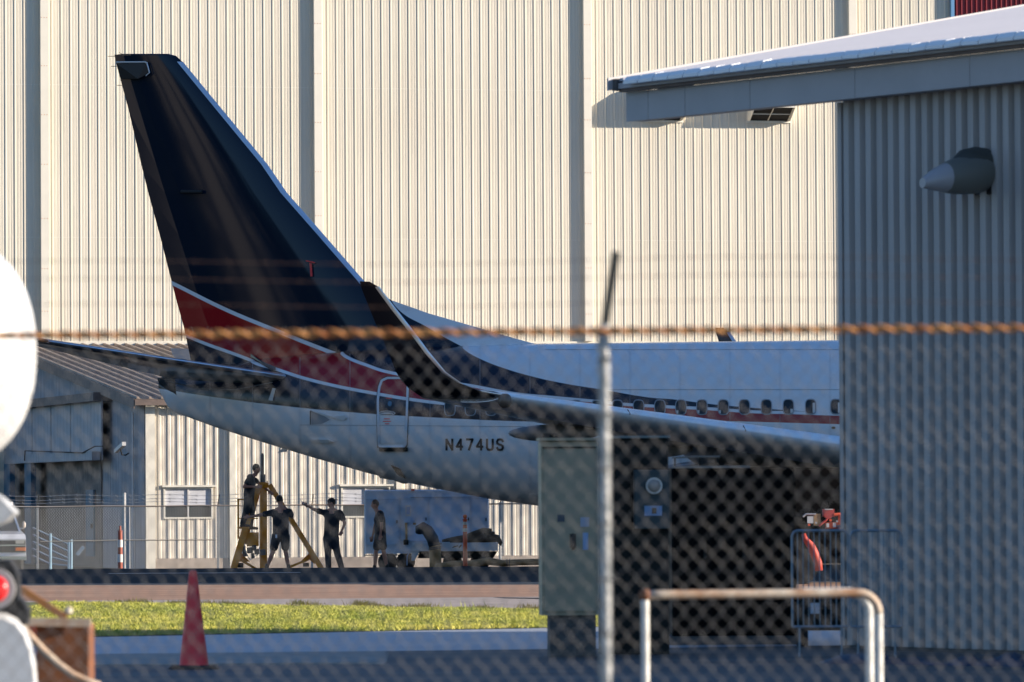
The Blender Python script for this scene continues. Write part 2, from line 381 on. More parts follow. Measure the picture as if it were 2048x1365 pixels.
vent(1494, 1575, 205, 243, 'square metal vent hood high on hangar wall, its barred dark opening in full view')
vent(1290, 1360, 205, 242, 'vent hood on hangar wall mostly hidden by the grey eave, only its lower rim showing')

lean = empty('lean_to_building', H.o, 14); tag(lean, 'low cream metal lean-to building with sloping brown roof in front of the hangar', 'building')
ez = hy(290, 803, 0).z                      # eave height
lx1 = hy(1900, 1000, 0).x
LP = (hy(420, 1000, 0).x - hy(325.6, 1000, 0).x) / 5.0
LP = LP if LP > .1 else .27
sw = [hy(p, 1000, 0).x for p in (308, 455, 640, 800, 1010, 1180, 1360, 1540)]
w1a, w1b = hy(330, 1035, 0), hy(422, 978, 0); w2a, w2b = hy(685, 1035, 0), hy(777, 978, 0)
zsill, zhead = w1a.z, w1b.z
zslab = hy(380, 1117, 0).z
pl = corr_profile(1, LP, 0.032, 0.11, 0.06, 0.007)
def leanpanel(x, za, zc):
    mb = MB(); corr_sheet(mb, pl, 0, 0, za, zc); o = mb.build('wall_panel', leancream, lean); o.location = (x, 0, 0); return o
full = leanpanel(0.30, zslab, ez); low = None; up = None
xs = 0.30
while xs < lx1:
    inwin = any(a_.x - .05 < xs + LP / 2 < c_.x + .05 for a_, c_ in ((w1a, w1b), (w2a, w2b)))
    if inwin:
        if low is None:
            low = leanpanel(xs, zslab, zsill); up = leanpanel(xs, zhead, ez)
        else:
            for o in (low, up):
                c = o.copy(); COL.objects.link(c); c.parent = lean; c.location = (xs, 0, 0)
    elif xs > .31:
        c = full.copy(); COL.objects.link(c); c.parent = lean; c.location = (xs, 0, 0)
    xs += LP
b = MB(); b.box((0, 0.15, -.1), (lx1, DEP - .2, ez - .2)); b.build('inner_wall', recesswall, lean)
b = MB(); b.box((0.02, -.08, 0), (.295, -.002, ez - .02)); b.build('corner_trim', cream2, lean)
for px in (458, 791, 1140):
    cx = hy(px, 1000, 0).x
    b = MB(); b.box((cx, -.13, 0), (cx + .17, -.036, ez - .05)); b.box((cx + .002, -.036, 0), (cx + .16, .0, ez - .06)); b.build('column_cover', cream2, lean)
b = MB(); b.box((.3, -.05, -.1), (lx1, .3, zslab - .003)); b.build('concrete_base', concrete, lean)
def lwin(a_, c_):
    x0, x1 = a_.x, c_.x; z0, z1 = zsill, zhead; xm = (x0 + x1) / 2
    b = MB(); t = .05
    b.box((x0 - t, -.06, z0 - t), (x1 + t, .03, z0)); b.box((x0 - t, -.06, z1), (x1 + t, .03, z1 + t))
    b.box((x0 - t, -.06, z0), (x0, .03, z1)); b.box((x1, -.06, z0), (x1 + t, .03, z1))
    win = b.build('window', cream2, lean)
    MB().box((x0 - t * 2, -.14, z1 + t + .002), (x1 + t * 2.5, .0, z1 + t + .06)).build('hood_trim', cream2, win)
    MB().box((xm - .02, -.035, z0), (xm + .02, .03, z1)).build('mullion', reflw, win)
    for (u, v) in ((x0, xm - .02), (xm + .02, x1)):
        MB().box((u + .002, .03, z0), (v - .002, .04, z1)).build('pane', glassm, win)
        zb2 = z0 + (z1 - z0) * .40
        MB().box((u + .004, .005, zb2), (v - .004, .022, z1 - .004)).build('blind', blind, win)
lwin(w1a, w1b); lwin(w2a, w2b)
# roof of the lean-to: standing ribs running up the slope to the hangar
zr = zb - .02; RP = 0.36; nr = int((lx1 + .6) / RP)
b = MB(); b.add([(-.35, -.35, ez + .06), (lx1, -.35, ez + .06), (lx1, DEP - .1, zr), (-.35, DEP - .1, zr)], [(0, 1, 2, 3)])
rf = b.build('roof', rooftan, lean)
b = MB(); s0 = Vector((0, -.37, ez + .065)); s1 = Vector((0, DEP - .12, zr + .005))
b.loft([[s0 + Vector((-.05, 0, 0)), s0 + Vector((-.03, 0, .06)), s0 + Vector((.03, 0, .06)), s0 + Vector((.05, 0, 0))],
        [s1 + Vector((-.05, 0, 0)), s1 + Vector((-.03, 0, .06)), s1 + Vector((.03, 0, .06)), s1 + Vector((.05, 0, 0))]])
rib = b.build('roof_rib', rooftan, rf); rib.location = (-.25, 0, 0)
for i in range(1, min(nr, 75)):
    c = rib.copy(); COL.objects.link(c); c.parent = rf; c.location = (-.25 + i * RP, 0, 0)
b = MB(); b.prism([(-.38, -.38, ez - .22), (-.38, -.38, ez + .07), (-.38, DEP - .1, zr + .01), (-.38, DEP - .1, zr - .28)], (.03, 0, 0)); b.build('rake_fascia', fasciabrown, lean)
b = MB(); b.box((-.35, -.43, ez - .12), (lx1, -.36, ez + .05)); b.build('gutter', fasciabrown, lean)
# gable wall on the left side
ny = int(DEP / 0.2); pg = corr_profile(ny, 0.2, .02, .10, .05)
r0, r1 = [], []
for (u, d_) in pg:
    r0.append((d_, u, 0)); r1.append((d_, u, ez - .1 + (zr - ez) * u / DEP - .02))
b = MB(); b.loft([r0, r1], cap=False, closed=False); b.build('gable_wall', greywall, lean)
def hxp(px, py): return H.hit(px, py, 0, -.1)
def gab(px, py, x=-.1): return H.hit(px, py, 0, x)
# porch annex, parallel to the gable wall
XA = -0.35
y_r, y_l = gab(203, 860, XA).y, gab(46, 860, XA).y
y_l2 = gab(-60, 900, XA).y if gab(-60, 900, XA).y > 0 else 40
z_t, z_o = gab(150, 805, XA).z, gab(150, 923, XA).z
z_t2 = gab(100, 808, XA).z
pw = (y_l - y_r) / 8.0
b = MB(); b.box((XA, 0, z_o), (XA + .04, pw - .02, z_t)); b.add([(XA - .02, 0, z_o), (XA - .02, .04, z_o), (XA - .02, .04, z_t), (XA - .02, 0, z_t)], [(0, 1, 2, 3)])
pa = b.build('annex_panel', greywall, lean); pa.location = (0, y_r, 0)
for i in range(1, 12):
    c = pa.copy(); COL.objects.link(c); c.parent = lean; c.location = (random.uniform(-.01, .01), y_r + i * pw, 0)
b = MB(); b.box((XA - .25, y_r, z_t - .04), (-.05, y_l + 6, z_t + .22)); b.build('annex_fascia', fasciabrown, lean)
zaw = gab(150, 905, XA - .3).z
b = MB(); b.box((XA - .3, y_r, z_o + .0), (XA - .05, y_l + .3, zaw)); b.build('awning', greywall, lean)
# porch recess
yb0, yb1 = gab(200, 1000).y, gab(12, 1000).y
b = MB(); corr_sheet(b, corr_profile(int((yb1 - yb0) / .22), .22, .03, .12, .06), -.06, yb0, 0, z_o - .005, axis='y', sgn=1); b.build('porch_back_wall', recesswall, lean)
for (pa_, pb_) in ((11, 23), (52, 65)):
    ya, yb = gab(pb_, 1000, XA - .2).y, gab(pa_, 1000, XA - .2).y
    MB().box((XA - .25, ya, 0), (XA - .08, yb, z_o - .004)).build('porch_pillar', steelblue, lean)
ya, yb = gab(189, 1000, -.12).y, gab(174, 1000, -.12).y; zd = gab(180, 980, -.12).z
d_ = MB().box((-.16, ya, .35), (-.10, yb, zd)).build('door', steelblue, lean)
MB().box((-.20, ya + .1, 1.2), (-.162, ya + .3, 1.35)).build('door_handle', dark, d_)
yc, zc1 = gab(266, 900, -.1).y, ez - .3
b = MB(); b.tube([(-.1, yc, 0), (-.1, yc, zc1)], .035); b.build('drain_pipe', reflw, lean)
b = MB(); pts = [gab(*q, XA - .33) for q in ((205, 893), (190, 893), (165, 906), (50, 902), (49, 922))]; b.tube(pts, .02, 6); b.build('conduit', dark, lean)
# security camera on the gable wall
c0 = H.w(gab(243, 900, -.55)); sc_ = empty('security_camera', H.w(gab(256, 905, -.1))); tag(sc_, 'small tan security camera angled down on the grey gable wall', 'security camera')
M = sc_.matrix_world.inverted() if False else Matrix.Translation(-Vector(sc_.location))
def L(p): return M @ Vector(p)
b = MB(); b.bar(L(H.w(gab(232, 903, -.8))), L(H.w(gab(248, 888, -.8))), .11, .11); b.build('camera_body', reflw, sc_)
b = MB(); b.tube([L(H.w(gab(241, 900, -.8))), L(H.w(gab(244, 910, -.7))), L(H.w(gab(251, 911, -.3))), L(H.w(gab(257, 907, -.1)))], .02, 6); b.build('bracket', dark, sc_)

# ------------------------------------------------------------------ right-hand near building
Bo = P(1690, 1130, 60); Bo.z = 0
B = Frame(Bo, -57)
nb = empty('workshop_building', Bo, -57); tag(nb, 'near shaded corrugated metal workshop with white roof and long grey eave on the right', 'building')
YF = -0.30                       # fascia plane, outside the wall (wall plane y=0)
def bf(px, py, y=YF): return B.hit(px, py, 1, y)
fl = bf(1252, 243); fr = bf(2048, 163); zfb = (fl.z + fr.z) / 2
zft = (bf(1252, 190).z + bf(2048, 93).z) / 2
xl = fl.x; XR = 17.0
seams = [bf(p, 200).x for p in (1252, 1296, 1370, 1500, 1710, 1940)] + [bf(1940, 200).x + 1.25 * k for k in range(1, 12)]
seams = [s for s in seams if s < XR] + [XR]
for u, v in zip(seams, seams[1:]):
    MB().box((u + .004, YF, zfb), (v - .004, YF + .03, zft)).build('fascia_panel', fascia, nb)
MB().box((xl, YF + .031, zfb + .01), (XR, -.05, zfb + .03)).build('soffit', fascia, nb)
MB().box((xl, YF - .09, zft + .002), (XR, YF + .0, zft + .035)).build('shadow_gap_trim', fasciabrown, nb)
MB().box((xl - .02, YF - .12, zft + .037), (XR, YF + .05, zft + .10)).build('eave_trim', fascia, nb)
slope = 0.185; ze = zft + .12; RW = 12.5
xre = bf(1225, 172).x + .22
b = MB(); b.add([(xre, YF - .12, ze), (XR, YF - .12, ze), (XR, RW, ze + slope * (RW - YF)), (xre, RW, ze + slope * (RW - YF))], [(0, 1, 2, 3)])
b.add([(xre, YF - .12, ze - .015), (XR, YF - .12, ze - .015), (XR, RW, ze - .09 + slope * (RW - YF)), (xre, RW, ze - .09 + slope * (RW - YF))], [(0, 3, 2, 1)])
roof = b.build('roof', whiteroof, nb)
b = MB(); n_ = Vector((0, -slope, 1)).normalized()
s0 = Vector((0, YF - .13, ze)); s1 = Vector((0, RW - .01, ze + slope * (RW - YF)))
prf = [(-.045, .001), (-.028, .032), (.028, .032), (.045, .001)]
b.loft([[s0 + Vector((x_, 0, z_)) for x_, z_ in prf], [s1 + Vector((x_, 0, z_)) for x_, z_ in prf]])
rib = b.build('roof_rib', whiteroof, roof); rib.location.x = xre + .15
nr = int((XR - xre) / .29)
for i in range(1, nr):
    c = rib.copy(); COL.objects.link(c); c.parent = roof; c.location.x = xre + .15 + i * .29
# eave end caps, one to each roof pan
b = MB(); b.loft([[(x_, 0, 0), (x_, 0, .035), (x_, .05, .085), (x_, .16, .105), (x_, .16, 0)] for x_ in (-.136, .136)])
cap = b.build('eave_cap', roofcap, roof); cap.location = (xre + .45, YF - .22, ze - .05)
for i in range(1, nr - 1):
    c = cap.copy(); COL.objects.link(c); c.parent = roof; c.location.x = xre + .45 + i * .29
    c.rotation_euler = (random.uniform(-.03, .03), random.uniform(-.04, .04), random.uniform(-.02, .02))
MB().box((xre - .02, YF - .14, ze - .10), (xre + .07, YF - .05, ze + .03)).build('eave_end_block', darkconc, nb)
MB().box((xre - .03, YF - .14, ze - .06), (xre - .002, RW, ze + .0)).build('rake_trim', fascia, nb)
b = MB(); b.prism([(xre - .035, YF - .2, ze - .1), (xre - .035, YF - .2, ze + .04), (xre - .035, RW, ze + .04 + slope * (RW - YF)), (xre - .035, RW, ze - .1 + slope * (RW - YF))], (.03, 0, 0)); b.build('rake_board', fascia, nb)
# wall panels
WP = (bf(1996 , 400, 0).x - bf(1700, 400, 0).x) / 13.0
pw_ = corr_profile(4, WP, 0.062, WP * .66, WP * .46)
mb = MB(); corr_sheet(mb, pw_, 0, 0, 0.05, zfb + .02); first = mb.build('wall_panel', nearwall, nb); first.location.x = 0.06
x = .06
while x < XR - 1:
    x += 4 * WP; c = first.copy(); COL.objects.link(c); c.parent = nb; c.location.x = x
MB().box((-.01, -.05, 0.0), (.055, .03, zfb - .0)).build('corner_trim', nearwall, nb)
MB().box((.0, .05, 0), (XR, 12.2, zfb + .0)).build('inner_wall', nearwall, nb)
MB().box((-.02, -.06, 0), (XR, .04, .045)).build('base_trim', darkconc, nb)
# canopy support beam under the projecting roof (hidden side)
MB().box((xl + .1, 1.2, zfb + .36), (0, 1.35, zfb + .5)).build('canopy_beam', fascia, nb)
MB().box((xl + .1, 4.9, 0), (xl + .22, 5.0, zfb + .9)).build('canopy_post', fascia, nb)
# wall light
xw = bf(1977, 345, 0).x
def wl(px, py): return B.hit(px, py, 0, xw)
wlo = empty('wall_light', B.w((xw, 0, wl(1977, 345).z)), -57); tag(wlo, 'grey hooded wall pack light fixture on the corrugated wall', 'wall light')
oz = wl(1977, 345).z
def wlp(px, py, dx=0): p = wl(px, py); return (dx, min(p.y, -.045), p.z - oz)
def lring(px, py, r_, sq=1.0):
    p = wl(px, py); return [(1.05 * r_ * math.cos(a_), min(p.y, -.045), p.z - oz + sq * r_ * math.sin(a_)) for a_ in np.linspace(0, 2 * math.pi, 24, endpoint=False)]
gm = mat('grey_cast_metal', (.16, .165, .15), .45)
b = MB(); b.loft([lring(1968, 346, .185), lring(1955, 347, .205), lring(1935, 349, .205), lring(1912, 352, .19), lring(1890, 356, .155)]); b.build('housing', gm, wlo, smooth='auto')
b = MB(); b.loft([lring(1970, 328, .16), lring(1950, 324, .155), lring(1925, 323, .12), lring(1908, 326, .05)]); b.build('hood', mat('dark_grey_cast_metal', (.06, .065, .06), .5), wlo, smooth='auto')
b = MB(); b.loft([lring(1891, 356, .150), lring(1872, 359, .120), lring(1856, 363, .080), lring(1845, 366, .052)]); b.build('lens', mat('frosted_lens', (.40, .39, .41), .25), wlo, smooth='auto')
b = MB(); p_ = wl(1962, 360); b.tube([(-.21, p_.y, p_.z - oz), (-.16, p_.y, p_.z - oz)], .02, 8); b.build('pivot_screw', dark, wlo)
b = MB(); b.box((-.17, -.05, wl(1980, 390).z - oz), (.17, -.036, wl(1980, 303).z - oz)); b.build('back_plate', dark, wlo)

# ------------------------------------------------------------------ the airliner
A = Frame(P(1000, 1130, 137), -14); A.o.z = -0.12; A = Frame(A.o, -14)
jet = empty('airliner', A.o, -14)
tag(jet, 'parked twin-jet airliner with navy fin, red and white stripes and upturned winglets', 'airliner')
def ah(px, py, y=0.0): return A.hit(px, py, 1, y)
top_px = [(320, 757), (352, 749), (434, 733), (532, 716), (628, 706), (737, 699), (858, 693), (977, 690), (1075, 688)]
bot_px = [(320, 784), (337, 815), (352, 826), (434, 856), (532, 887), (628, 916), (737, 947), (806, 964), (858, 975), (977, 998), (1031, 1006), (1083, 1013), (1200, 1021), (1320, 1024)]
wid_px = [(320, .12), (352, .24), (434, .50), (532, .82), (628, 1.12), (737, 1.42), (858, 1.68), (977, 1.83), (1083, 1.88)]
TOP = [(ah(*q).x, ah(*q).z) for q in top_px]; BOT = [(ah(*q).x, ah(*q).z) for q in bot_px]; WID = [(ah(px, 800).x, w_) for px, w_ in wid_px]
xtail = TOP[0][0]; xnose = xtail + 33.0 - 0.9
def itp(T, x): return float(np.interp(x, [t[0] for t in T], [t[1] for t in T]))
def section(x):
    zt, zb_, w_ = itp(TOP, x), itp(BOT, x), itp(WID, x)
    d_ = xnose - x
    if d_ < 7:
        t = max(d_, 0) / 7; k = math.sqrt(max(0, 1 - (1 - t) ** 2.2)); zc = (zt + zb_) / 2; hh = (zt - zb_) / 2
        zc -= (1 - k) * .9; return zc + hh * k, zc - hh * k, w_ * k
    return zt, zb_, w_
def surf(px, py, off=0.0):          # photo point -> point on the near (starboard) skin
    y = -1.5
    for _ in range(12):
        p = ah(px, py, y); zt, zb_, w_ = section(p.x); zc, hh = (zt + zb_) / 2, (zt - zb_) / 2
        k = max(-.999, min(.999, (p.z - zc) / hh)); y = -w_ * math.sqrt(1 - k * k)
    p = ah(px, py, y); n_ = Vector((0, y / max(w_, .1) ** 2, (p.z - zc) / hh ** 2)).normalized()
    return p + n_ * off
def surf_xz(x, z, off=0.0):
    zt, zb_, w_ = section(x); zc, hh = (zt + zb_) / 2, (zt - zb_) / 2
    k = max(-.999, min(.999, (z - zc) / hh)); y = -w_ * math.sqrt(1 - k * k)
    n_ = Vector((0, y / w_ ** 2, (z - zc) / hh ** 2)).normalized(); return Vector((x, y, z)) + n_ * off

# livery: each paint edge is a height that varies along the hull, in metres
def curve_pts(pts, f): return sorted([(f(*q).x, f(*q).z) for q in pts])
CA = [(860, 600), (915, 670), (925, 692), (936, 705), (960, 718), (994, 732), (1063, 753), (1132, 768), (1201, 779), (1304, 796), (1346, 799), (1416, 808), (1505, 816), (1591, 822), (1642, 825.5), (1700, 826), (1900, 826)]
CB = [(300, 200), (600, 400), (670, 640), (688, 702), (697, 713), (737, 729), (762, 738), (792, 745), (860, 759), (930, 767), (1031, 785), (1113, 793), (1179, 799), (1248, 806), (1332, 811), (1416, 815), (1505, 821), (1591, 823), (1642, 825), (1700, 826), (1900, 826)]
CC = [(300, 200), (470, 560), (490, 690), (500, 715), (557, 737), (628, 759), (754, 785), (858, 801), (930, 808), (1020, 818), (1100, 824), (1250, 834), (1340, 839), (1428, 842), (1505, 844), (1687, 849), (1900, 852)]
CD = [(300, 775), (333, 780), (437, 796), (601, 816), (727, 827), (840, 834), (1004, 842), (1102, 845), (1180, 849), (1300, 846), (1340, 846), (1500, 850), (1900, 858)]
def livery(name, funcs, x0, x1, z0=0.0, zH=14.0, tB=.07, tC=.075, coat=.12, rough=.25):
    m = bpy.data.materials.new(name); m.use_nodes = True; n = m.node_tree; bs = n.nodes['Principled BSDF']
    tc = n.nodes.new('ShaderNodeTexCoord'); sp = n.nodes.new('ShaderNodeSeparateXYZ'); n.links.new(tc.outputs['Object'], sp.inputs[0])
    def mth(op, a_, b_=None, c_=None):
        q = n.nodes.new('ShaderNodeMath'); q.operation = op
        for i, v in enumerate((a_, b_, c_)):
            if v is None: continue
            if isinstance(v, (int, float)): q.inputs[i].default_value = v
            else: n.links.new(v, q.inputs[i])
        return q.outputs[0]
    xn = mth('DIVIDE', mth('SUBTRACT', sp.outputs[0], x0), x1 - x0)
    outs = []
    for pts in funcs:
        fc = n.nodes.new('ShaderNodeFloatCurve'); c = fc.mapping.curves[0]; fc.mapping.use_clip = False
        P_ = [((x - x0) / (x1 - x0), (z - z0) / zH) for x, z in pts]
        P_ = [p for p in P_ if -.2 < p[0] < 1.2]
        c.points[0].location = P_[0]; c.points[1].location = P_[-1]
        for p in P_[1:-1]: c.points.new(*p)
        for q in c.points: q.handle_type = 'AUTO_CLAMPED'
        fc.mapping.update(); n.links.new(xn, fc.inputs['Value'])
        outs.append(mth('ADD', mth('MULTIPLY', fc.outputs[0], zH), z0))
    a_, b_, c_, d_ = outs; z = sp.outputs[2]; t = 0.012
    def below(e): return mth('MULTIPLY_ADD', mth('SUBTRACT', e, z), 1 / t, 0.5)
    def cl(v): q = n.nodes.new('ShaderNodeClamp'); n.links.new(v, q.inputs[0]); return q.outputs[0]
    seq = [(a_, 'navy'), (b_, 'white'), (mth('SUBTRACT', b_, tB), 'red'), (c_, 'white'), (mth('SUBTRACT', c_, tC), 'navy'), (d_, 'white')]
    cols = {'navy': (.0025, .011, .026, 1), 'red': (.32, .009, .014, 1), 'white': (.74, .75, .77, 1)}
    nz = n.nodes.new('ShaderNodeTexNoise'); nz.inputs['Scale'].default_value = .9; nz.inputs['Detail'].default_value = 5; n.links.new(tc.outputs['Object'], nz.inputs[0])
    cur = None
    for e, cn in seq:
        mx = n.nodes.new('ShaderNodeMix'); mx.data_type = 'RGBA'; n.links.new(cl(below(e)), mx.inputs[0])
        if cur is None: mx.inputs[6].default_value = cols['white']
        else: n.links.new(cur, mx.inputs[6])
        mx.inputs[7].default_value = cols[cn]; cur = mx.outputs[2]
    mx = n.nodes.new('ShaderNodeMix'); mx.data_type = 'RGBA'; mx.blend_type = 'MULTIPLY'; mx.inputs[0].default_value = .25
    n.links.new(cur, mx.inputs[6]); n.links.new(nz.outputs[1], mx.inputs[7])
    n.links.new(cur, bs.inputs['Base Color'])
    bs.inputs['Specular IOR Level'].default_value = .5 if coat > 0 else .36; bs.inputs['Roughness'].default_value = rough; bs.inputs['Coat Weight'].default_value = coat; bs.inputs['Coat Roughness'].default_value = 0.05
    return m
f_s = lambda px, py: surf(px, py)
hull_m = livery('fuselage_paint', [curve_pts(CA, f_s), curve_pts(CB, f_s), curve_pts(CC, f_s), curve_pts(CD, f_s)], xtail, xnose)
FA = [(200, -600), (640, -300), (740, 420), (781, 596), (791, 612), (857, 655), (925, 692), (1000, 728), (1100, 760)]
FB = [(200, 495), (343, 562), (450, 614), (557, 658), (640, 691), (700, 713), (800, 745), (1100, 790)]
FC = [(200, 590), (395, 678), (484, 710), (557, 737), (700, 780), (1100, 830)]
f_0 = lambda px, py: ah(px, py, 0)
fin_m = livery('fin_paint', [curve_pts(FA, f_0), curve_pts(FB, f_0), curve_pts(FC, f_0), [(ah(200, 900).x, 3.0), (ah(1100, 900).x, 3.0)]], ah(200, 700).x, ah(1100, 700).x, z0=0.0, zH=26.0, tB=.10, tC=.08, coat=0.0, rough=.07)

# fuselage
xs_ = sorted(set([t[0] for t in TOP + BOT + WID] + list(np.arange(BOT[-1][0], xnose - 7, 1.0)) + [xnose - 7 * (1 - math.cos(a)) for a in np.linspace(0.09, math.pi / 2, 14)] + [xnose - .02]))
b = MB(); rings = []
for x in xs_:
    zt, zb_, w_ = section(x); zc, hh = (zt + zb_) / 2, (zt - zb_) / 2
    rings.append([(x, -w_ * math.sin(a), zc + hh * math.cos(a)) for a in np.linspace(0, 2 * math.pi, 64, endpoint=False)])
b.loft(rings); fus = b.build('fuselage', hull_m, jet, smooth='auto')
# exhaust cone end of the auxiliary power unit
b = MB(); x0_, x1_ = ah(318, 770).x, ah(356, 826).x
def ring(x, s=1.012, n=40):
    zt, zb_, w_ = section(x); zc, hh = (zt + zb_) / 2, (zt - zb_) / 2
    return [(x, -w_ * s * math.sin(a), zc + hh * s * math.cos(a)) for a in np.linspace(0, 2 * math.pi, n, endpoint=False)]
rr = []
for x in np.linspace(x0_ + .02, x1_, 5):
    zt, zb_, w_ = section(max(x, xtail)); zc, hh = (zt + zb_) / 2, (zt - zb_) / 2
    rg = []
    for a in np.linspace(0, 2 * math.pi, 40, endpoint=False):
        z = zc + hh * 1.02 * math.cos(a); rg.append((x + .18 * (zt - z) / max(zt - zb_, .1) - .05, -w_ * 1.05 * math.sin(a), z))
    rr.append(rg)
b.loft(rr); b.build('exhaust_cone', darkpaint, jet, smooth='auto')
# skin joints (thin proud straps) and small fairings
def strap(pts, wd_, m, name, off=.006, parent=None):
    ps = [surf(*q, off) for q in pts]; b = MB()
    for p, q in zip(ps, ps[1:]): b.bar(p, q, wd_, .006)
    return b.build(name, m, parent or fus)
seam = mat('seam_grey', (.20, .22, .26), .5)
seam2 = mat('faint_seam_grey', (.42, .44, .48), .5)
strap([(x, 780 + (x - 1300) * .0 ) for x in range(1200, 1700, 40)], .010, seam, 'skin_seam')
strap([(x, 700) for x in range(1090, 1700, 40)], .008, seam, 'skin_seam')
strap([(x, 852 + (x - 840) * .008) for x in range(600, 1140, 40)], .010, seam, 'skin_seam')
strap([(x, 990) for x in range(1060, 1200, 30)], .010, seam, 'skin_seam')

for px in (420, 505, 600, 700, 860, 960, 1060, 1160, 1260, 1360, 1460, 1560, 1660):
    yt = float(np.interp(px, [q[0] for q in top_px], [q[1] for q in top_px])) + 6; yb = float(np.interp(px, [q[0] for q in bot_px], [q[1] for q in bot_px])) - 6
    strap([(px, yt + (yb - yt) * k / 26) for k in range(27)], .0035, seam2, 'skin_joint', off=.0035)
def airfoil_ring(le, te, up, th, f0=0.0, f1=1.0, n=12):
    le, te, up = Vector(le), Vector(te), Vector(up).normalized(); c = (te - le).length
    fs_ = [f0 + (f1 - f0) * .5 * (1 - math.cos(math.pi * i / n)) for i in range(n + 1)]
    def T(f): return th * c * 5 * (.2969 * math.sqrt(f) - .126 * f - .3516 * f * f + .2843 * f ** 3 - .1036 * f ** 4)
    upl = [le + (te - le) * f + up * T(f) for f in fs_]; lol = [le + (te - le) * f - up * T(f) for f in fs_]
    return upl + lol[::-1]
def foil(rows, name, m, parent, f0=0.0, f1=1.0, smooth='auto', n=12):
    b = MB(); b.loft([airfoil_ring(*r, f0, f1, n) for r in rows]); return b.build(name, m, parent, smooth=smooth)

# fin: fixed part, rudder, leading edge
LEp = [(1077, 690, 1.0), ]
fin_rows_px = [((352, 112), (229, 110)), ((365, 124), (232, 125)), ((444, 220), (258, 222)), ((534, 329), (283, 330)), ((573, 386), (297, 387)), ((647, 470), (320, 471)), ((727, 562), (343, 562)), ((760, 603), (354, 605)), ((796, 650), (368, 655)), ((830, 700), (380, 712)), ((836, 716), (384, 732)), ((842, 735), (388, 752))]
hinge_px = [(110, 262), (158, 275), (379, 358), (470, 392), (614, 448), (700, 484), (716, 490), (760, 500)]
def hinge_x(py): return float(np.interp(py, [h[0] for h in hinge_px], [h[1] for h in hinge_px]))
rows_fix, rows_rud, rows_le = [], [], []
for (lp, tp) in fin_rows_px:
    L_, T_ = ah(*lp), ah(*tp); hp = ah(hinge_x((lp[1] + tp[1]) / 2), (lp[1] + tp[1]) / 2)
    fh = (L_.x - hp.x) / (L_.x - T_.x)
    rows_fix.append((L_, T_, (0, 1, 0), .095, 0.0, fh - .003)); rows_rud.append((L_, T_, fh, hp))
b = MB(); b.loft([airfoil_ring(r[0], r[1], r[2], r[3], r[4], r[5], 16) for r in rows_fix]); fin = b.build('fin', fin_m, jet, smooth='auto')
b = MB(); rings = []
for (L_, T_, fh, hp) in rows_rud:
    c = (L_ - T_).length; th = .095 * c * 5 * (.2969 * math.sqrt(fh) - .126 * fh - .3516 * fh ** 2 + .2843 * fh ** 3 - .1036 * fh ** 4)
    hp2 = hp + Vector((.05, 0, 0)); mid = (hp2 + T_) / 2
    rings.append([hp2 + Vector((.0, th * .92, 0)), mid + Vector((0, th * .55, 0)), T_ + Vector((0, .012, 0)), T_ + Vector((0, -.012, 0)), mid + Vector((0, -th * .40, 0)), hp2 + Vector((0, -th * .92, 0))])
b.loft(rings); b.build('rudder', fin_m, jet)
b = MB(); rg = []
for (lp, tp) in fin_rows_px[1:8]:
    L_ = ah(*lp); T_ = ah(*tp); c = (L_ - T_).length; ff = .135 / c
    r_ = airfoil_ring(L_ + Vector((.012, 0, .0)), T_, (0, 1, 0), .100, 0.0, ff, 6); rg.append(r_)
b.loft(rg); b.build('fin_leading_edge', alum, fin, smooth='auto')
# rounded fin tip cap
b = MB(); r1 = rows_fix[0]
b.loft([airfoil_ring(ah(352, 112), ah(229, 110), (0, 1, 0), .09, 0, 1, 12), airfoil_ring(ah(337, 108), ah(246, 108), (0, 1, 0), .03, 0, 1, 12)]); b.build('fin_tip', fin_m, fin, smooth='auto')
# balance horn outline on the rudder top, static wicks, hinge slot, pennant
yp = -.20
def st(pts, r, m, name, y=yp, n=6):
    b = MB(); b.tube([ah(*q, y) for q in pts], r, n); return b.build(name, m, fin)
st([(233, 125), (290, 124.5), (295, 127)], .022, reflw, 'balance_horn_edge', -.19)
st([(294, 128), (299, 146), (292, 152)], .016, alum, 'balance_horn_edge', -.21)
b = MB(); b.prism([ah(233, 128, -.13), ah(292, 127, -.20), ah(297, 147, -.20), ah(276, 158, -.19), ah(241, 158, -.10)], (0, .08, 0)); b.build('balance_horn', mat('black_gloss_paint', (.004, .006, .01), .3), fin)
for (x0_, y0_, dx) in ((216, 113, 14), (222, 133, 12), (234, 171, 12), ):
    st([(x0_, y0_), (x0_ + dx, y0_)], .008, dark, 'static_wick', 0)
st([(238, 105), (246, 110)], .006, dark, 'static_wick', 0)
b = MB(); b.tube([ah(362, 384, -.22), ah(404, 384, -.25)], .045, 8); b.build('hinge_fairing', dark, fin)
b = MB(); b.tube([ah(612, 522, -.30), ah(630, 526, -.30)], .015, 6); b.tube([ah(621, 527, -.31), ah(623, 553, -.31)], .028, 6); b.build('red_pitot_flag', conered, fin)
# dorsal fin fillet
b = MB(); dl = [(727, 565), (752, 583), (783, 601), (857, 627), (943, 652), (1029, 677), (1077, 690)]
base = [(700, 700), (760, 700), (800, 700), (870, 702), (950, 702), (1029, 700), (1080, 696)]
rings = []
for (q, r_), hw in zip(zip(dl, base), (.16, .17, .17, .16, .15, .13, .06)):
    t_, g_ = ah(*q), ah(*r_)
    rings.append([t_ + Vector((0, -.02, 0)), (t_ + g_) / 2 + Vector((0, -hw, 0)), g_ + Vector((0, -hw * 2.0, -.1)), g_ + Vector((0, hw * 2.0, -.1)), (t_ + g_) / 2 + Vector((0, hw, 0)), t_ + Vector((0, .02, 0))])
b.loft(rings); b.build('dorsal_fin', fin_m, jet, smooth='auto')

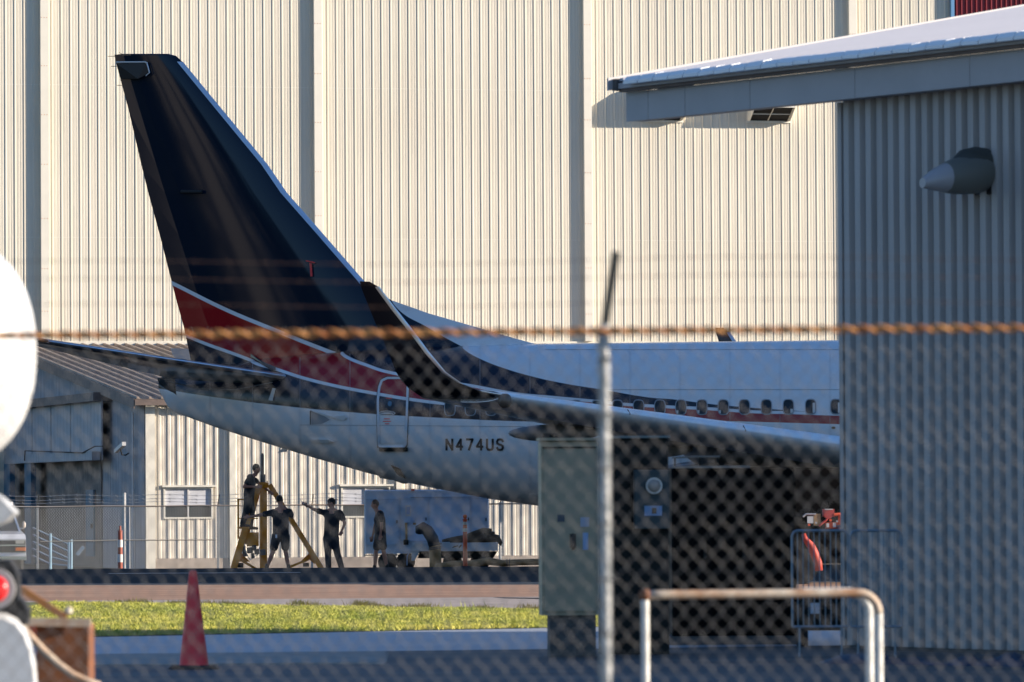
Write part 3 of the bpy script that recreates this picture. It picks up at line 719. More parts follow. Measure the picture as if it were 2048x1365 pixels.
# tailplane
def mir(p): return Vector((p[0], -p[1], p[2]))
rl = ah(577, 754, -.75); rt = ah(338, 757, -.55); tl = ah(82, 681, -7.15); tt_ = ah(-28, 668, -7.15)
navyg = mat('dark_grey_gloss_paint', (.030, .034, .038), .3, coat=.4)
for sgn in (1, -1):
    q = (lambda v: v) if sgn == 1 else mir
    rows = []
    for t in (0, .35, .7, .97, 1.0):
        L_ = rl.lerp(tl, t); T_ = rt.lerp(tt_, t)
        if t == 1.0: L_ = L_.lerp(T_, .25)
        rows.append((q(L_), q(T_), (0, .0, 1), .09))
    tp = foil(rows, 'tailplane', navyg, jet)
    if sgn == -1: tp.data.materials[0] = fueselgrey
    b = MB(); rg = []
    for t in (0, .35, .7, .97):
        L_ = rl.lerp(tl, t); T_ = rt.lerp(tt_, t); c = (L_ - T_).length
        rg.append(airfoil_ring(q(L_ + Vector((.015, 0, 0))), q(T_), (0, 0, 1), .097, 0, .085 / c * (1 if t < .9 else .8), 6))
    b.loft(rg); b.build('tailplane_leading_edge', alum, tp, smooth='auto')
b = MB(); b.tube([ah(*q, -.95) for q in ((330, 762), (400, 778), (470, 780), (545, 765))], .012, 6); b.build('tailplane_seal', fueselgrey, fus)
b = MB(); b.prism([surf(*q, .03) for q in ((546, 777), (552, 778), (546, 802), (538, 801))], (0, -.015, 0)); b.build('seal_plate', reflw, fus)
b = MB(); b.prism([surf(*q, .03) for q in ((492, 704), (502, 704), (501, 716), (552, 736), (552, 742), (543, 742), (492, 712))], (0, -.03, 0)); b.build('hinge_bracket', navyg, fus)

# wings
YT = -16.9
tipL, tipT = ah(1001, 791, YT), ah(846, 797, YT)
kl = .52; dih = math.tan(R(5.6))
def wingrow(l):
    u = 16.9 - l; L_ = Vector((tipL.x + u * kl, -l, tipL.z - u * dih))
    kink = 5.5
    if l >= kink: T_ = Vector((tipT.x + u * .27, -l, tipT.z - u * dih))
    else: T_ = Vector((tipT.x + (16.9 - kink) * .27, -l, tipT.z - u * dih - .12))
    return L_, T_
wing_m = mat('wing_grey_paint', (.05, .052, .055), .35, noise=.1, nscale=.6, coat=.3)
ls = [1.2, 1.9, 3.5, 5.5, 8, 11, 14, 16.9]
for sgn in (1, -1):
    q = (lambda v: v) if sgn == 1 else mir
    rows = []
    for l in ls:
        L_, T_ = wingrow(l); rows.append((q(L_), q(T_), (0, 0, 1), float(np.interp(l, [1.2, 5.5, 16.9], [.14, .13, .135]))))
    wg = foil(rows, 'wing', wing_m, jet, n=16)
    b = MB(); rg = []
    for l in ls:
        L_, T_ = wingrow(l); c = (L_ - T_).length
        rg.append(airfoil_ring(q(L_ + Vector((.02, 0, 0))), q(T_), (0, 0, 1), float(np.interp(l, [1.2, 5.5, 16.9], [.155, .145, .155])), 0, min(.52, 1.3 / c), 16))
    b.loft(rg); slat = b.build('slat', mat('sky_tinted_slat', (.84, .90, .98), .38, metal=.10, noise=.08, nscale=1.5, streak=(1, 1, 6)) if sgn == 1 else MATS['sky_tinted_slat'], wg, smooth='auto')  # pale blue colour stands in for sky reflected in the bare metal
    # flap track fairings
    for l, ln in ((4.6, 3.2), (8.3, 2.6), (12.0, 2.1)):
        L_, T_ = wingrow(l); c0 = q(T_ + Vector((.35, 0, -.22)))
        b = MB(); b.ell(c0, (ln / 2, .16, .19), 16, 12); b.build('flap_track_fairing', fueselgrey, wg, smooth=True)
        b = MB(); b.tube([c0 + Vector((-ln * .48, -.02 * 0, .02)), c0 + Vector((-ln * .2, -.14 * sgn * 0, .10)), c0 + Vector((ln * .2, 0, .14))], .02, 6); b.build('fairing_edge', reflw, wg)
    for l in (3.3, 6.4, 9.7, 13.2):
        L_, T_ = wingrow(l); b = MB(); c = (L_ - T_).length; d0 = (T_ - L_).normalized()
        b.tube([q(L_ + d0 * .04 + Vector((.01, 0, .06 * c ** .5))), q(L_ + Vector((.03, 0, 0))), q(L_ + d0 * .25 + Vector((0, 0, -.05 * c ** .5)))], .012, 5); b.build('slat_gap', darkpaint, wg)
    # winglet
    R_ = [((1001, 791), (846, 797), 16.9, 80), ((962, 784), (836, 790), 17.15, 60), ((925, 770), (818, 778), 17.35, 40), ((891, 746), (803, 762), 17.50, 24), ((857, 705), (791, 743), 17.62, 12), ((829, 667), (777, 705), 17.70, 10), ((788, 615), (750, 645), 17.82, 8), ((757, 574), (724, 580), 17.93, 8), ((740, 564), (719, 563), 17.97, 8)]
    rows = []; rg = []
    for (lp, tp, l, ang_) in R_:
        L_, T_ = ah(*lp, -l), ah(*tp, -l); up = Vector((0, -math.cos(R(ang_)), math.sin(R(ang_))))
        rows.append((q(L_), q(T_), q(up), .085)); c = (L_ - T_).length
        rg.append(airfoil_ring(q(L_ + Vector((.015, 0, .008))), q(T_), q(up), .092, 0, min(.25, .085 / c), 6))
    wl_ = foil(rows, 'winglet', mat('navy_gloss_paint', (.003, .005, .010), .35, spec=.25) if sgn == 1 else mat('dark_brown_gloss_paint', (.05, .022, .012), .3, coat=.4), wg)
    b = MB(); b.loft(rg[:-1]); b.build('winglet_leading_edge', alum, wl_, smooth='auto')
    if sgn == 1:
        b = MB(); b.ell(ah(1010, 802, YT), (.16, .12, .16), 12, 8); b.build('tip_light', mat('grey_brown_lens', (.12, .09, .07), .3), wg, smooth=True)
# belly fairing, engines, main gear
xb0, xb1 = ah(1125, 900).x, ah(1125, 900).x + 11.0; zbl = BOT[-1][1]
b = MB(); b.ell(((xb0 + xb1) / 2, 0, zbl + .75), ((xb1 - xb0) / 2, 2.05, 1.08), 32, 16); b.build('belly_fairing', fueselgrey, jet, smooth=True)
for sgn in (1, -1):
    L_, _ = wingrow(4.83); ex = L_.x; cz = L_.z - .95
    b = MB(); rings = []
    for (dx, r_) in ((-1.2, .62), (.0, .80), (1.2, 1.02), (2.4, 1.05), (3.0, .98), (3.15, .88), (2.9, .80), (2.0, .78)):
        rings.append([(ex + dx, -sgn * 4.83 + r_ * math.cos(a), cz + r_ * math.sin(a)) for a in np.linspace(0, 2 * math.pi, 28, endpoint=False)])
    b.loft(rings); en = b.build('engine_nacelle', fueselgrey, jet, smooth='auto')
    b = MB(); b.ell((ex + 1.9, -sgn * 4.83, cz), (.45, .2, .2)); b.build('spinner', alum, en, smooth=True)
    b = MB(); b.prism([(ex - 2.0, -sgn * 4.83 - .12, cz + .6), (ex + 1.4, -sgn * 4.83 - .12, cz + .95), (ex + .1, -sgn * 4.83 - .12, L_.z + .1), (ex - 2.0, -sgn * 4.83 - .12, L_.z - .1)], (0, .24, 0)); b.build('pylon', fueselgrey, en)
    gx_ = wingrow(5.5)[1].x + .9
    b = MB(); b.tube([(gx_, -sgn * 2.86, 2.2), (gx_, -sgn * 2.86, .55)], .12, 12); b.tube([(gx_, -sgn * 2.86, 1.9), (gx_, -sgn * 1.2, 2.3)], .07, 8)
    gr = b.build('landing_gear_strut', alum, jet, smooth='auto')
    for dy in (-.32, .32):
        b = MB(); cy = -sgn * 2.86 + dy
        rings = [[(gx_ + r_ * math.cos(a), cy + yy, .56 + r_ * math.sin(a)) for a in np.linspace(0, 2 * math.pi, 28, endpoint=False)] for yy, r_ in ((-.18, .3), (-.18, .50), (-.12, .56), (.12, .56), (.18, .50), (.18, .3))]
        b.loft(rings); b.build('wheel', tyre, gr, smooth='auto')
b = MB(); b.tube([(xnose - 3.6, 0, 2.2), (xnose - 3.6, 0, .4)], .09, 10); ng = b.build('nose_gear_strut', alum, jet)
b = MB(); b.loft([[(xnose - 3.6 + r_ * math.cos(a), yy, .34 + r_ * math.sin(a)) for a in np.linspace(0, 2 * math.pi, 20, endpoint=False)] for yy, r_ in ((-.2, .2), (-.2, .3), (.2, .3), (.2, .2))]); b.build('nose_wheel', tyre, ng)

# cabin windows
wcx = [900, 941, 982, 1025, 1069, 1112, 1153, 1194, 1235, 1277.4, 1320, 1362, 1404, 1447, 1489, 1533, 1577, 1621.5, 1672]
for i, px in enumerate(wcx):
    cy_ = 817 - (px - 900) * .0040; hw, hh = 11.3, 15.8
    def rr_(s, off, n=24):
        out = []
        for k in range(n):
            a = 2 * math.pi * k / n; c_, s_ = math.cos(a), math.sin(a); e = 2 / 3.2
            out.append(surf(px + s * hw * math.copysign(abs(c_) ** e, c_), cy_ + s * hh * math.copysign(abs(s_) ** e, s_), off))
        return out
    b = MB(); b.loft([rr_(1.0, -.02), rr_(1.0, .016), rr_(.88, .022), rr_(.86, .004)], cap=False); wn = b.build('window', mat('window_frame_grey', (.30, .32, .35), .4) if i == 0 else MATS['window_frame_grey'], jet)
    b = MB(); b.add(rr_(.90, .008), [tuple(range(24))]); b.build('pane', glassm, wn)
    if px in (1362, 1404, 1447, 1577, 1621.5, 1672):
        t = (px - 1362) / 310
        x0_, x1_, y0_, y1_ = ((px - 9, px - 5, cy_ + 6, cy_ + 12) if px < 1500 else (px + 4, px + 9, cy_ + (4 if px < 1600 else -8), cy_ + 12))
        b = MB(); b.add([surf(x0_, y0_, .012), surf(x1_, y0_, .012), surf(x1_, y1_, .012), surf(x0_, y1_, .012)], [(0, 1, 2, 3)]); b.build('window_blind', reflw, wn)
# aft door
dp = [(758, 893), (757, 860), (756, 800), (759, 775), (764, 762), (775, 757), (800, 757), (812, 760), (816, 770), (815, 800), (813, 860), (812, 888), (808, 893), (763, 894), (758, 890)]
def subd(pts, step=9.0):
    out = []
    for (p, q) in zip(pts, pts[1:]):
        n_ = max(1, int(math.hypot(q[0] - p[0], q[1] - p[1]) / step))
        out += [(p[0] + (q[0] - p[0]) * i / n_, p[1] + (q[1] - p[1]) * i / n_) for i in range(n_)]
    return out + [pts[-1]]
ps = [surf(*q, .014) for q in subd(dp)]
b = MB()
for p, q_ in zip(ps, ps[1:]): b.bar(p, q_, .055, .02)
b_ = MB(); rows_ = [[surf(760.5 + (812 - 760.5) * i / 6, yy, .005) for i in range(7)] for yy in range(761, 892, 6)]
b_.loft(rows_, cap=False, closed=False); door = b_.build('door', hull_m, jet, smooth=True)
b.build('door_frame', mat('door_frame_white', (.62, .66, .72), .4), door)
ps2 = [surf(q[0] + (2.6 if q[0] > 786 else -2.6), q[1] + (2.6 if q[1] > 830 else -2.6), .010) for q in subd(dp)]; b = MB()
for p, q_ in zip(ps2, ps2[1:]): b.bar(p, q_, .016, .012)
b.build('door_seal', darkpaint, door)
b = MB(); b.prism([surf(760, 895, .01), surf(816, 895, .01), surf(816, 903, .01), (surf(760, 903, .01))], (0, -.07, 0)); b.build('door_sill', darkpaint, door)
def ov(cx, cy_, rx, ry, off=.02, n=20): return [surf(cx + rx * math.cos(2 * math.pi * k / n), cy_ + ry * math.sin(2 * math.pi * k / n), off) for k in range(n)]
b = MB(); b.loft([ov(774, 827, 17, 5, .01), ov(774, 827, 17, 5, .02), ov(774, 827, 15, 3.6, .018)], cap=False); b.add(ov(774, 827, 14, 1.6, .03), [tuple(range(20))]); b.build('door_handle', reflw, door)
b = MB(); b.add(ov(780, 808, 4.2, 5.4, .02), [tuple(range(20))]); b.build('door_window', mat('blue_grey_glass', (.08, .16, .24), .1), door)
b = MB()
for (x_, y_, l_) in ((768, 838, 12), (766, 843, 16), (770, 848, 9), (772, 797, 12)): b.bar(surf(x_, y_, .014), surf(x_ + l_, y_, .014), .02, .004)
b.build('door_placard', conered, door)
# scoop, strips, belly aerial and tail skid
b = MB(); b.prism([surf(*q, .004) for q in ((621, 822), (650, 833), (688, 842), (694, 836), (690, 831), (668, 834), (640, 826))], (0, -.03, 0)); b.build('vent_scoop_lip', reflw, fus)
b = MB(); b.add([surf(*q, .01) for q in ((622, 823), (648, 832), (660, 840), (644, 848), (623, 849))], [(0, 1, 2, 3, 4)]); b.build('vent_scoop', mat('scoop_grey', (.30, .31, .33), .5), fus)
b = MB(); b.tube([surf(*q, .014) for q in ((621, 849), (621, 822))], .012, 5); b.tube([surf(*q, .014) for q in ((621, 822), (645, 830), (672, 838))], .01, 5); b.build('vent_scoop_edge', darkpaint, fus)
b = MB(); b.prism([surf(*q, .0) for q in ((621, 880), (658, 880), (668, 884), (655, 887), (623, 885))], (0, -.08, 0)); b.build('air_inlet_strip', reflw, fus)
b = MB(); b.prism([ah(*q, -.03) for q in ((554, 906), (563, 899), (566, 893), (574, 897), (572, 904))], (0, .06, 0)); b.build('belly_antenna', galv, fus)
b = MB(); b.prism([ah(*q, -.15) for q in ((756, 950), (760, 957), (786, 961), (806, 968), (815, 966), (800, 945))], (0, .3, 0)); b.build('tail_skid', fueselgrey, fus)
b = MB(); b.prism([surf(*q, .0) for q in ((782, 930), (800, 938), (812, 958), (796, 950))], (0, -.05, 0)); b.build('drain_mast', darkpaint, fus)
b = MB(); b.add(ov(1667, 856, 4, 2.5, .01), [tuple(range(20))]); b.build('static_port', darkpaint, fus)
# registration on the rear hull
def stroke_text(chars, px0, px1, py0, py1, parent, sw=4.3):
    n_ = len(chars); adv = (px1 - px0) / (n_ - .22); cw = adv * .78
    G_ = {'N': [[(0, 1), (0, 0), (1, 1), (1, 0)]], '4': [[(.72, 1), (.72, 0), (0, .70), (1, .70)]], '7': [[(0, 0), (1, 0), (.38, 1)]],
          'U': [[(0, 0), (0, .8), (.16, .97), (.5, 1), (.84, .97), (1, .8), (1, 0)]],
          'S': [[(1, .2), (.84, .03), (.5, 0), (.16, .03), (0, .2), (.04, .38), (.3, .47), (.7, .53), (.96, .64), (1, .8), (.84, .97), (.5, 1), (.16, .97), (0, .8)]]}
    for i, ch in enumerate(chars):
        b = MB(); x0_ = px0 + i * adv
        for pl_ in G_[ch]:
            q_ = [(x0_ + sw / 2 + u * (cw - sw), py0 + sw / 2 + v * (py1 - py0 - sw)) for u, v in pl_]
            for (a1, a2) in zip(q_, q_[1:]):
                d_ = Vector((a2[0] - a1[0], a2[1] - a1[1])); L2 = d_.length; d_ /= L2; nn = Vector((-d_.y, d_.x)) * sw / 2; e = d_ * sw * .32
                cs = [(a1[0] - e.x + nn.x, a1[1] - e.y + nn.y), (a2[0] + e.x + nn.x, a2[1] + e.y + nn.y), (a2[0] + e.x - nn.x, a2[1] + e.y - nn.y), (a1[0] - e.x - nn.x, a1[1] - e.y - nn.y)]
                b.add([surf(c[0], c[1], .008 + .0006 * len(b.f)) for c in cs], [(0, 1, 2, 3)])
        b.build('registration_letter', inkm, parent)
stroke_text('N474US', 891, 1008, 877, 902, fus)

# ------------------------------------------------------------------ chain-link fences
def chain_fence(x0, x1, ztop, zbot, w_, h_, r, sides=4, hook=.10, depth=.006, knuckle=True):
    """zig-zag wires hooked into each other, in the local xz plane"""
    b = MB(); n_ = int((x1 - x0) / w_); m_ = int((ztop - zbot) / h_)
    for i in range(2 * n_ + 1):
        cx = x0 + i * w_ / 2; pts = []
        jx = random.uniform(-.04, .04) * w_
        for k in range(2 * m_ + 1):
            z = ztop - k * h_ / 2; side = 1 if (k + i) % 2 == 0 else -1
            a_ = w_ / 4 * (1 + hook) * side
            if knuckle: pts += [(cx + a_ * .93 + jx, -depth * side, z + h_ * .055), (cx + a_ + jx, 0, z), (cx + a_ * .93 + jx, depth * side, z - h_ * .055)]
            else: pts.append((cx + a_, 0, z))
        if knuckle and i % 2 == 0: pts = [(cx + w_ * .20, 0, ztop + h_ * .34)] + pts
        b.tube(pts, r, sides, cap=False)
    return b
# near fence, out of focus
YN = 19.7; NF0 = P(1213, 1500, YN); NF0.z = 0
NF = Frame(NF0, -.25)
nf = empty('chain_link_fence', NF0, -.25); tag(nf, 'blurred near chain-link fence across the foreground with rusty twisted top wire', 'fence')
def nh(px, py, y=0.0): return NF.hit(px, py, 1, y)
WN = 37.85 / FPX * YN; HN = 46.3 / FPX * YN; ztn = nh(1024, 655).z
x0_ = nh(-60, 700).x; x1_ = nh(2110, 700).x
# line the wires up on a knuckle at photo x = 1367
kx = nh(1367.5, 1086).x - WN / 4; x0_ = kx - math.ceil((kx - x0_) / WN) * WN
kz = nh(1367.5, 1086).z; ztn = kz + round((ztn - kz) / HN) * HN
chain_fence(x0_, x1_, ztn, nh(0, 1440).z, WN, HN, .00135).build('wire_mesh', wiremat, nf)
b = MB(); zt_ = nh(1024, 664).z; xx = np.arange(x0_ - .1, x1_ + .1, .012); tw = 2 * math.pi / (2 * WN)
for ph in (0, math.pi):
    b.tube([(x, .009 * math.cos(x * tw + ph) - .01, zt_ + .009 * math.sin(x * tw + ph) + .0025 * math.sin(x * .9)) for x in xx], .0075, 6)
b.build('twisted_top_wire', rust, nf, smooth=True)
def barbed(frame_fn, ya, za, x0, x1, r, rb, step, name, parent, m, sag=.01):
    b = MB(); n_ = int((x1 - x0) / .25)
    pts = [(x0 + (x1 - x0) * i / n_, ya, za + sag * math.sin(i * .7)) for i in range(n_ + 1)]; b.tube(pts, r, 5)
    x = x0
    while x < x1:
        z = za + sag * math.sin((x - x0) / .25 * .7)
        b.tube([(x - rb, ya - rb * .6, z + rb), (x + rb, ya + rb * .6, z - rb)], r * .8, 4); b.tube([(x + rb * .8, ya - rb, z + rb), (x - rb * .6, ya + rb, z - rb)], r * .8, 4); x += step
    return b.build(name, m, parent)
for py, yy in ((607, .10), (557, .20), (521, .30)):
    barbed(None, yy, nh(1230, py, yy).z, x0_ - .2, x1_ + .2, .0010, .008, .125, 'barbed_wire', nf, mat('brown_wire', (.16, .09, .06), .8) if py == 607 else MATS['brown_wire'])
b = MB(); b.tube([(0, .02, 0), (0, .02, nh(1213, 690).z)], .021, 12); b.build('fence_post', postm, nf, smooth='auto')
b = MB(); b.tube([(0, .02, nh(1211, 690).z - .02), (-.003, .02, nh(1211, 668).z), (.005, .03, nh(1213, 650, .03).z)], [.022, .021, .014], 12); b.build('post_cap', postm, nf, smooth='auto')
q0 = nh(1209, 655, .03); q1 = nh(1231, 510, .32)
b = MB(); b.bar(q0, q1, .028, .03); b.build('barbed_wire_arm', darkpaint, nf)
b = MB()
for py in (720, 830, 940, 1050, 1160, 1270): b.tube([(-.028, -.005, nh(1213, py).z), (-.02, -.008, nh(1213, py).z), (.02, -.008, nh(1213, py).z + .006), (.028, .02, nh(1213, py).z + .008)], .004, 5)
b.build('tie_wire', wiremat, nf)['kind'] = 'stuff'

# far fence behind the mechanics
YF2 = 150; FF = Frame((P(249, 1130, YF2).x, YF2, -.29), 2.0)
ff = empty('perimeter_fence', FF.o, 2.0); tag(ff, 'galvanised chain-link security fence with barbed wire running behind the mechanics', 'fence')
def fh(px, py, y=0.0): return FF.hit(px, py, 1, y)
fx0, fx1 = fh(-60, 1012).x, fh(1250, 1012).x; ztf = fh(400, 1012).z
chain_fence(fx0, fx1, ztf, .02, .068, .082, .0042, 3, 0.0, 0, False).build('wire_mesh', mat('dull_zinc_wire', (.55, .54, .50), .6), ff)
b = MB(); b.tube([(fx0 + (fx1 - fx0) * i / 40, 0, ztf + .006 * math.sin(i)) for i in range(41)], .021, 6); b.build('top_rail', mat('streaky_rusty_rail', (.46, .44, .40), .6, col2=(.30, .19, .12), nscale=.35), ff)
b = MB(); b.tube([(fh(80, 1084).x, 0, fh(80, 1084).z), (fh(240, 1080).x, 0, fh(240, 1081).z), (fh(432, 1080).x, 0, fh(432, 1080).z)], .018, 6); b.build('mid_rail', mat('dusty_rope_rail', (.45, .40, .33), .7), ff)
for py, dy in ((1005, .05), (999, .12), (991, .2)):
    barbed(None, dy, fh(300, py, dy).z, fx0, fx1, .006, .03, .35, 'barbed_wire', ff, galv, .02)
for px, r_, pt in ((75, .028, 1012), (249, .045, 986), (436, .03, 1010), (624, .03, 1010), (1001, .04, 1005), (1180, .03, 1010)):
    x = fh(px, 1100).x; b = MB(); b.tube([(x, .03, 0), (x, .03, fh(px, pt).z)], r_, 8); pst = b.build('fence_post', galv, ff, smooth='auto')
    if px != 249: b = MB(); b.bar((x, .03, fh(px, 1012).z), (x + .035, .2, fh(px, 990).z), .03, .03); b.build('barbed_wire_arm', darkpaint, pst)
    else:
        b = MB(); b.tube([(x + .13, .0, 0), (x + .13, .0, ztf)], .018, 6)
        for py in (1024, 1044, 1064, 1090, 1110): b.tube([(x, 0, fh(px, py).z), (x + .13, 0, fh(px, py).z)], .012, 5)
        b.build('tension_bar', galv, pst)

# ------------------------------------------------------------------ people
def capsule_body(name, bones, m, parent, vox=.012, smooth_it=4, blobs=(), k=1.0):
    """bones: (p, q, rp, rq); one closed skin grown round all of them"""
    b = MB()
    for (p, q, r0, r1) in bones:
        p, q = Vector(p), Vector(q); r0 *= k; r1 *= k
        b.tube([p, q], [r0, r1], 10) if (q - p).length > 1e-4 else None
        b.ell(p, (r0,) * 3, 10, 8); b.ell(q, (r1,) * 3, 10, 8)
    for (c, r, rot) in blobs: b.ell(c, r, 14, 10, rot=rot)
    o = b.build(name, m, parent, smooth=True)
    md = o.modifiers.new('skin_over', 'REMESH'); md.mode = 'VOXEL'; md.voxel_size = vox; md.use_smooth_shade = True
    ms = o.modifiers.new('soften', 'SMOOTH'); ms.factor = .5; ms.iterations = smooth_it
    return o
def hand_bones(wrist, tip_dir, palm_n, curl, s=1.0, side=1):
    d_ = Vector(tip_dir).normalized(); n_ = Vector(palm_n).normalized(); t = d_.cross(n_).normalized(); w_ = Vector(wrist); out = []
    kn = w_ + d_ * .085 * s
    for i, (o_, L_) in enumerate(((-.033, .068), (-.011, .080), (.011, .076), (.031, .058))):
        k0 = w_ + d_ * .02 + t * o_ * .6; k1 = kn + t * o_
        out.append((k0, k1, .017, .012)); a = k1; dd = d_
        for f in (.45, .30, .25):
            dd = (dd + n_ * curl).normalized(); e = a + dd * L_ * f * s; out.append((a, e, .0092, .0085)); a = e
    th = w_ + d_ * .02 - t * .022 * side; t1 = th + (d_ * .6 - t * .8 * side + n_ * .3).normalized() * .04; t2 = t1 + (d_ - t * .2 * side + n_ * .5).normalized() * .032
    out += [(th, t1, .014, .011), (t1, t2, .011, .009)]
    return out
def person(Y, J, label, pants, hair, face, cap=None, capcol=None, pants_m=None, group='mechanics working round the tail jack', sc=1.0, bagtag=None, back=False):
    """J: joint name -> (photo x, photo y, depth offset)"""
    base = P(J['hip'][0], 1130, Y); base.z = gz(Y)
    root = empty('person', base); tag(root, label, 'person', group)
    j = {k: P(v[0], v[1], Y + v[2]) - base for k, v in J.items()}
    hd = j['head']; up = (hd - j['neck']).normalized(); fd = Vector(face).normalized(); fd = (fd - up * fd.dot(up)).normalized(); sd_ = up.cross(fd)
    rot = Matrix((sd_, fd, up)).transposed()
    hu = up
    B_ = []
    B_ += [(j['neck'], hd - up * .05, .055, .055)]
    for s in 'LR':
        B_ += [(j['sh' + s], j['el' + s], .052, .042), (j['el' + s], j['ha' + s], .040, .027)]
        B_ += [(j['hp' + s], j['kn' + s], .082, .055), (j['kn' + s], j['kn' + s].lerp(j['an' + s], .35), .054, .056), (j['kn' + s].lerp(j['an' + s], .35), j['an' + s], .056, .036)]
        hd_dir = (j['ha' + s] - j['el' + s]); B_ += hand_bones(j['ha' + s], hd_dir, Vector((0, 1, 0)) if s == 'L' else Vector((0, -1, 0)), .5 if s != J.get('point') else .9)
    B_ += [(j['shL'].lerp(j['shR'], .5), j['hip'], .105, .11), (j['neck'], j['shL'], .05, .05), (j['neck'], j['shR'], .05, .05)]
    blobs = [(hd, (.073, .092, .112), rot), (hd + fd * .030 - up * .055, (.050, .058, .055), rot), (hd + fd * .098 - up * .018, (.011, .020, .019), rot),
             (hd + sd_ * .075 - up * .01, (.012, .02, .03), rot), (hd - sd_ * .075 - up * .01, (.012, .02, .03), rot),
             (hd + fd * .084 - up * .058, (.022, .012, .010), rot), (hd + fd * .080 + up * .022, (.045, .014, .010), rot)]
    capsule_body('body', B_, skin, root, .0095, 2, blobs)
    # shirt
    S_ = []; mid = j['shL'].lerp(j['shR'], .5)
    chest = mid.lerp(j['hip'], .30)
    for s in 'LR':
        sh = j['sh' + s]; S_ += [(sh, sh.lerp(j['el' + s], .55), .068, .066), (sh.lerp(mid, .2), chest.lerp(sh, .35), .085, .105), (chest.lerp(sh, .35), j['hip'].lerp(j['hp' + s], .7), .110, .112), (mid, sh, .07, .066)]
    S_ += [(mid, chest, .09, .125), (chest, j['hip'], .128, .118), (j['neck'].lerp(mid, .55), mid, .052, .08)]
    capsule_body('shirt', S_, shirt, root, .016, 3, k=1.12)
    Q = []
    for s in 'LR':
        hp, kn, an = j['hp' + s], j['kn' + s], j['an' + s]
        Q += [(j['hip'], hp, .118, .11)]
        if pants == 'shorts': Q += [(hp, hp.lerp(kn, .72), .108, .092)]
        else: Q += [(hp, kn, .105, .078), (kn, an, .076, .066)]
    capsule_body('shorts' if pants == 'shorts' else 'trousers', Q, pants_m or shortsm, root, .016, 3, k=1.10)
    for s in 'LR':
        an = j['an' + s]; fdir = Vector((fd.x, fd.y, 0)).normalized() if not back else Vector((.35 if s == 'R' else -.35, .9, 0)).normalized()
        capsule_body('boot', [(an + Vector((0, 0, .05)), an - Vector((0, 0, .03)), .05, .05), (an - Vector((0, 0, .05)), an + fdir * .17 - Vector((0, 0, .065)), .045, .036), (an - Vector((0, 0, .05)), an - fdir * .04 - Vector((0, 0, .06)), .042, .04)], dark, root, .014, 2)
    if hair is not None:
        b = MB(); b.ell(hd + up * .022 - fd * .016, (.079, .092, .103), 18, 12, rot=rot); b.build('hair', hair, root, smooth=True)
    if cap:
        cp = MB(); cp.ell(hd + up * .045 - fd * .004, (.084, .100, .085), 18, 12, rot=rot); co = cp.build('cap', capcol, root, smooth=True)
        vd = fd if cap == 'front' else -fd
        b = MB(); c_ = hd + up * .062 + vd * .115; b.ell(c_, (.062, .065, .011), 14, 6, rot=rot); b.build('cap_visor', capcol, co, smooth=True)
    if bagtag:
        q = P(bagtag[0], bagtag[1], Y - .22) - base; MB().box(q - Vector((.022, .003, .04)), q + Vector((.022, .003, .04))).build('paper_tag', whitetag, root)
    return root, j, base
YP = 138.6
person(139.1, dict(head=(513, 938, 0), neck=(511.5, 948.5, 0), shL=(502, 956, .16), shR=(500, 957, -.16), elL=(520, 968, .30), haL=(537, 982, .2), elR=(488.5, 974, -.26), haR=(513, 974, -.30),
     hip=(497.5, 993, 0), hpL=(498.5, 997, .09), hpR=(497, 997, -.09), knL=(504, 1022, .06), anL=(500, 1052, .1), knR=(492.5, 1024, -.12), anR=(485.5, 1047, -.05)),
     'mechanic in dark clothes standing high on the orange jack beside its ram', 'trousers', hairm, (1, .05, -.25), pants_m=shortsm)
person(137.6, dict(head=(559.5, 1001, .05), neck=(562, 1015, .0), shL=(543, 1026, 0), shR=(579.5, 1024, 0), elL=(518, 1031, -.05), haL=(499, 1034, -.1), elR=(584, 1035, .15), haR=(573, 1020, .33),
     hip=(562, 1069, 0), hpL=(553, 1073, 0), hpR=(570, 1073, 0), knL=(546, 1104, .0), anL=(534, 1135, -.05), knR=(571, 1103, .08), anR=(577, 1136, .05)),
     'mechanic in shorts seen from behind, legs apart, reaching one arm to the orange jack leg', 'shorts', hairm, (-.1, 1, .1), cap='back', capcol=capg, bagtag=(552.5, 1073), back=True)
pr, pj, pb = person(138.2, dict(head=(663, 1006.5, 0), neck=(664.5, 1018, 0), shL=(649, 1026, .05), shR=(681, 1027, -.05), elL=(627.5, 1019, .0), haL=(614, 1011.5, -.05), elR=(689.5, 1047, -.12), haR=(683.5, 1062, -.2),
     hip=(662, 1073, 0), hpL=(655, 1078, .03), hpR=(669, 1078, -.03), knL=(656, 1106, .0), anL=(657, 1136, 0), knR=(674, 1105, .05), anR=(683, 1135, .1)),
     'mechanic in long trousers and backward cap pointing a thin tool towards the jack', 'trousers', hairb, (-1, -.15, .05), cap='back', capcol=capm, pants_m=trousers)
t0 = P(607, 1008, 138.1); t1 = P(599, 998, 138.1); tl_ = empty('pointing_tool', t0); tag(tl_, 'thin light stick held in the pointing mechanic\'s raised hand', 'tool')
b = MB(); b.tube([Vector((.06, 0, -.06)), t1 - t0], .008, 6); b.build('rod', reflw, tl_)
b = MB(); b.tube([Vector((.09, 0, -.09)), Vector((.02, 0, -.01))], .014, 8); b.build('grip', dark, tl_)
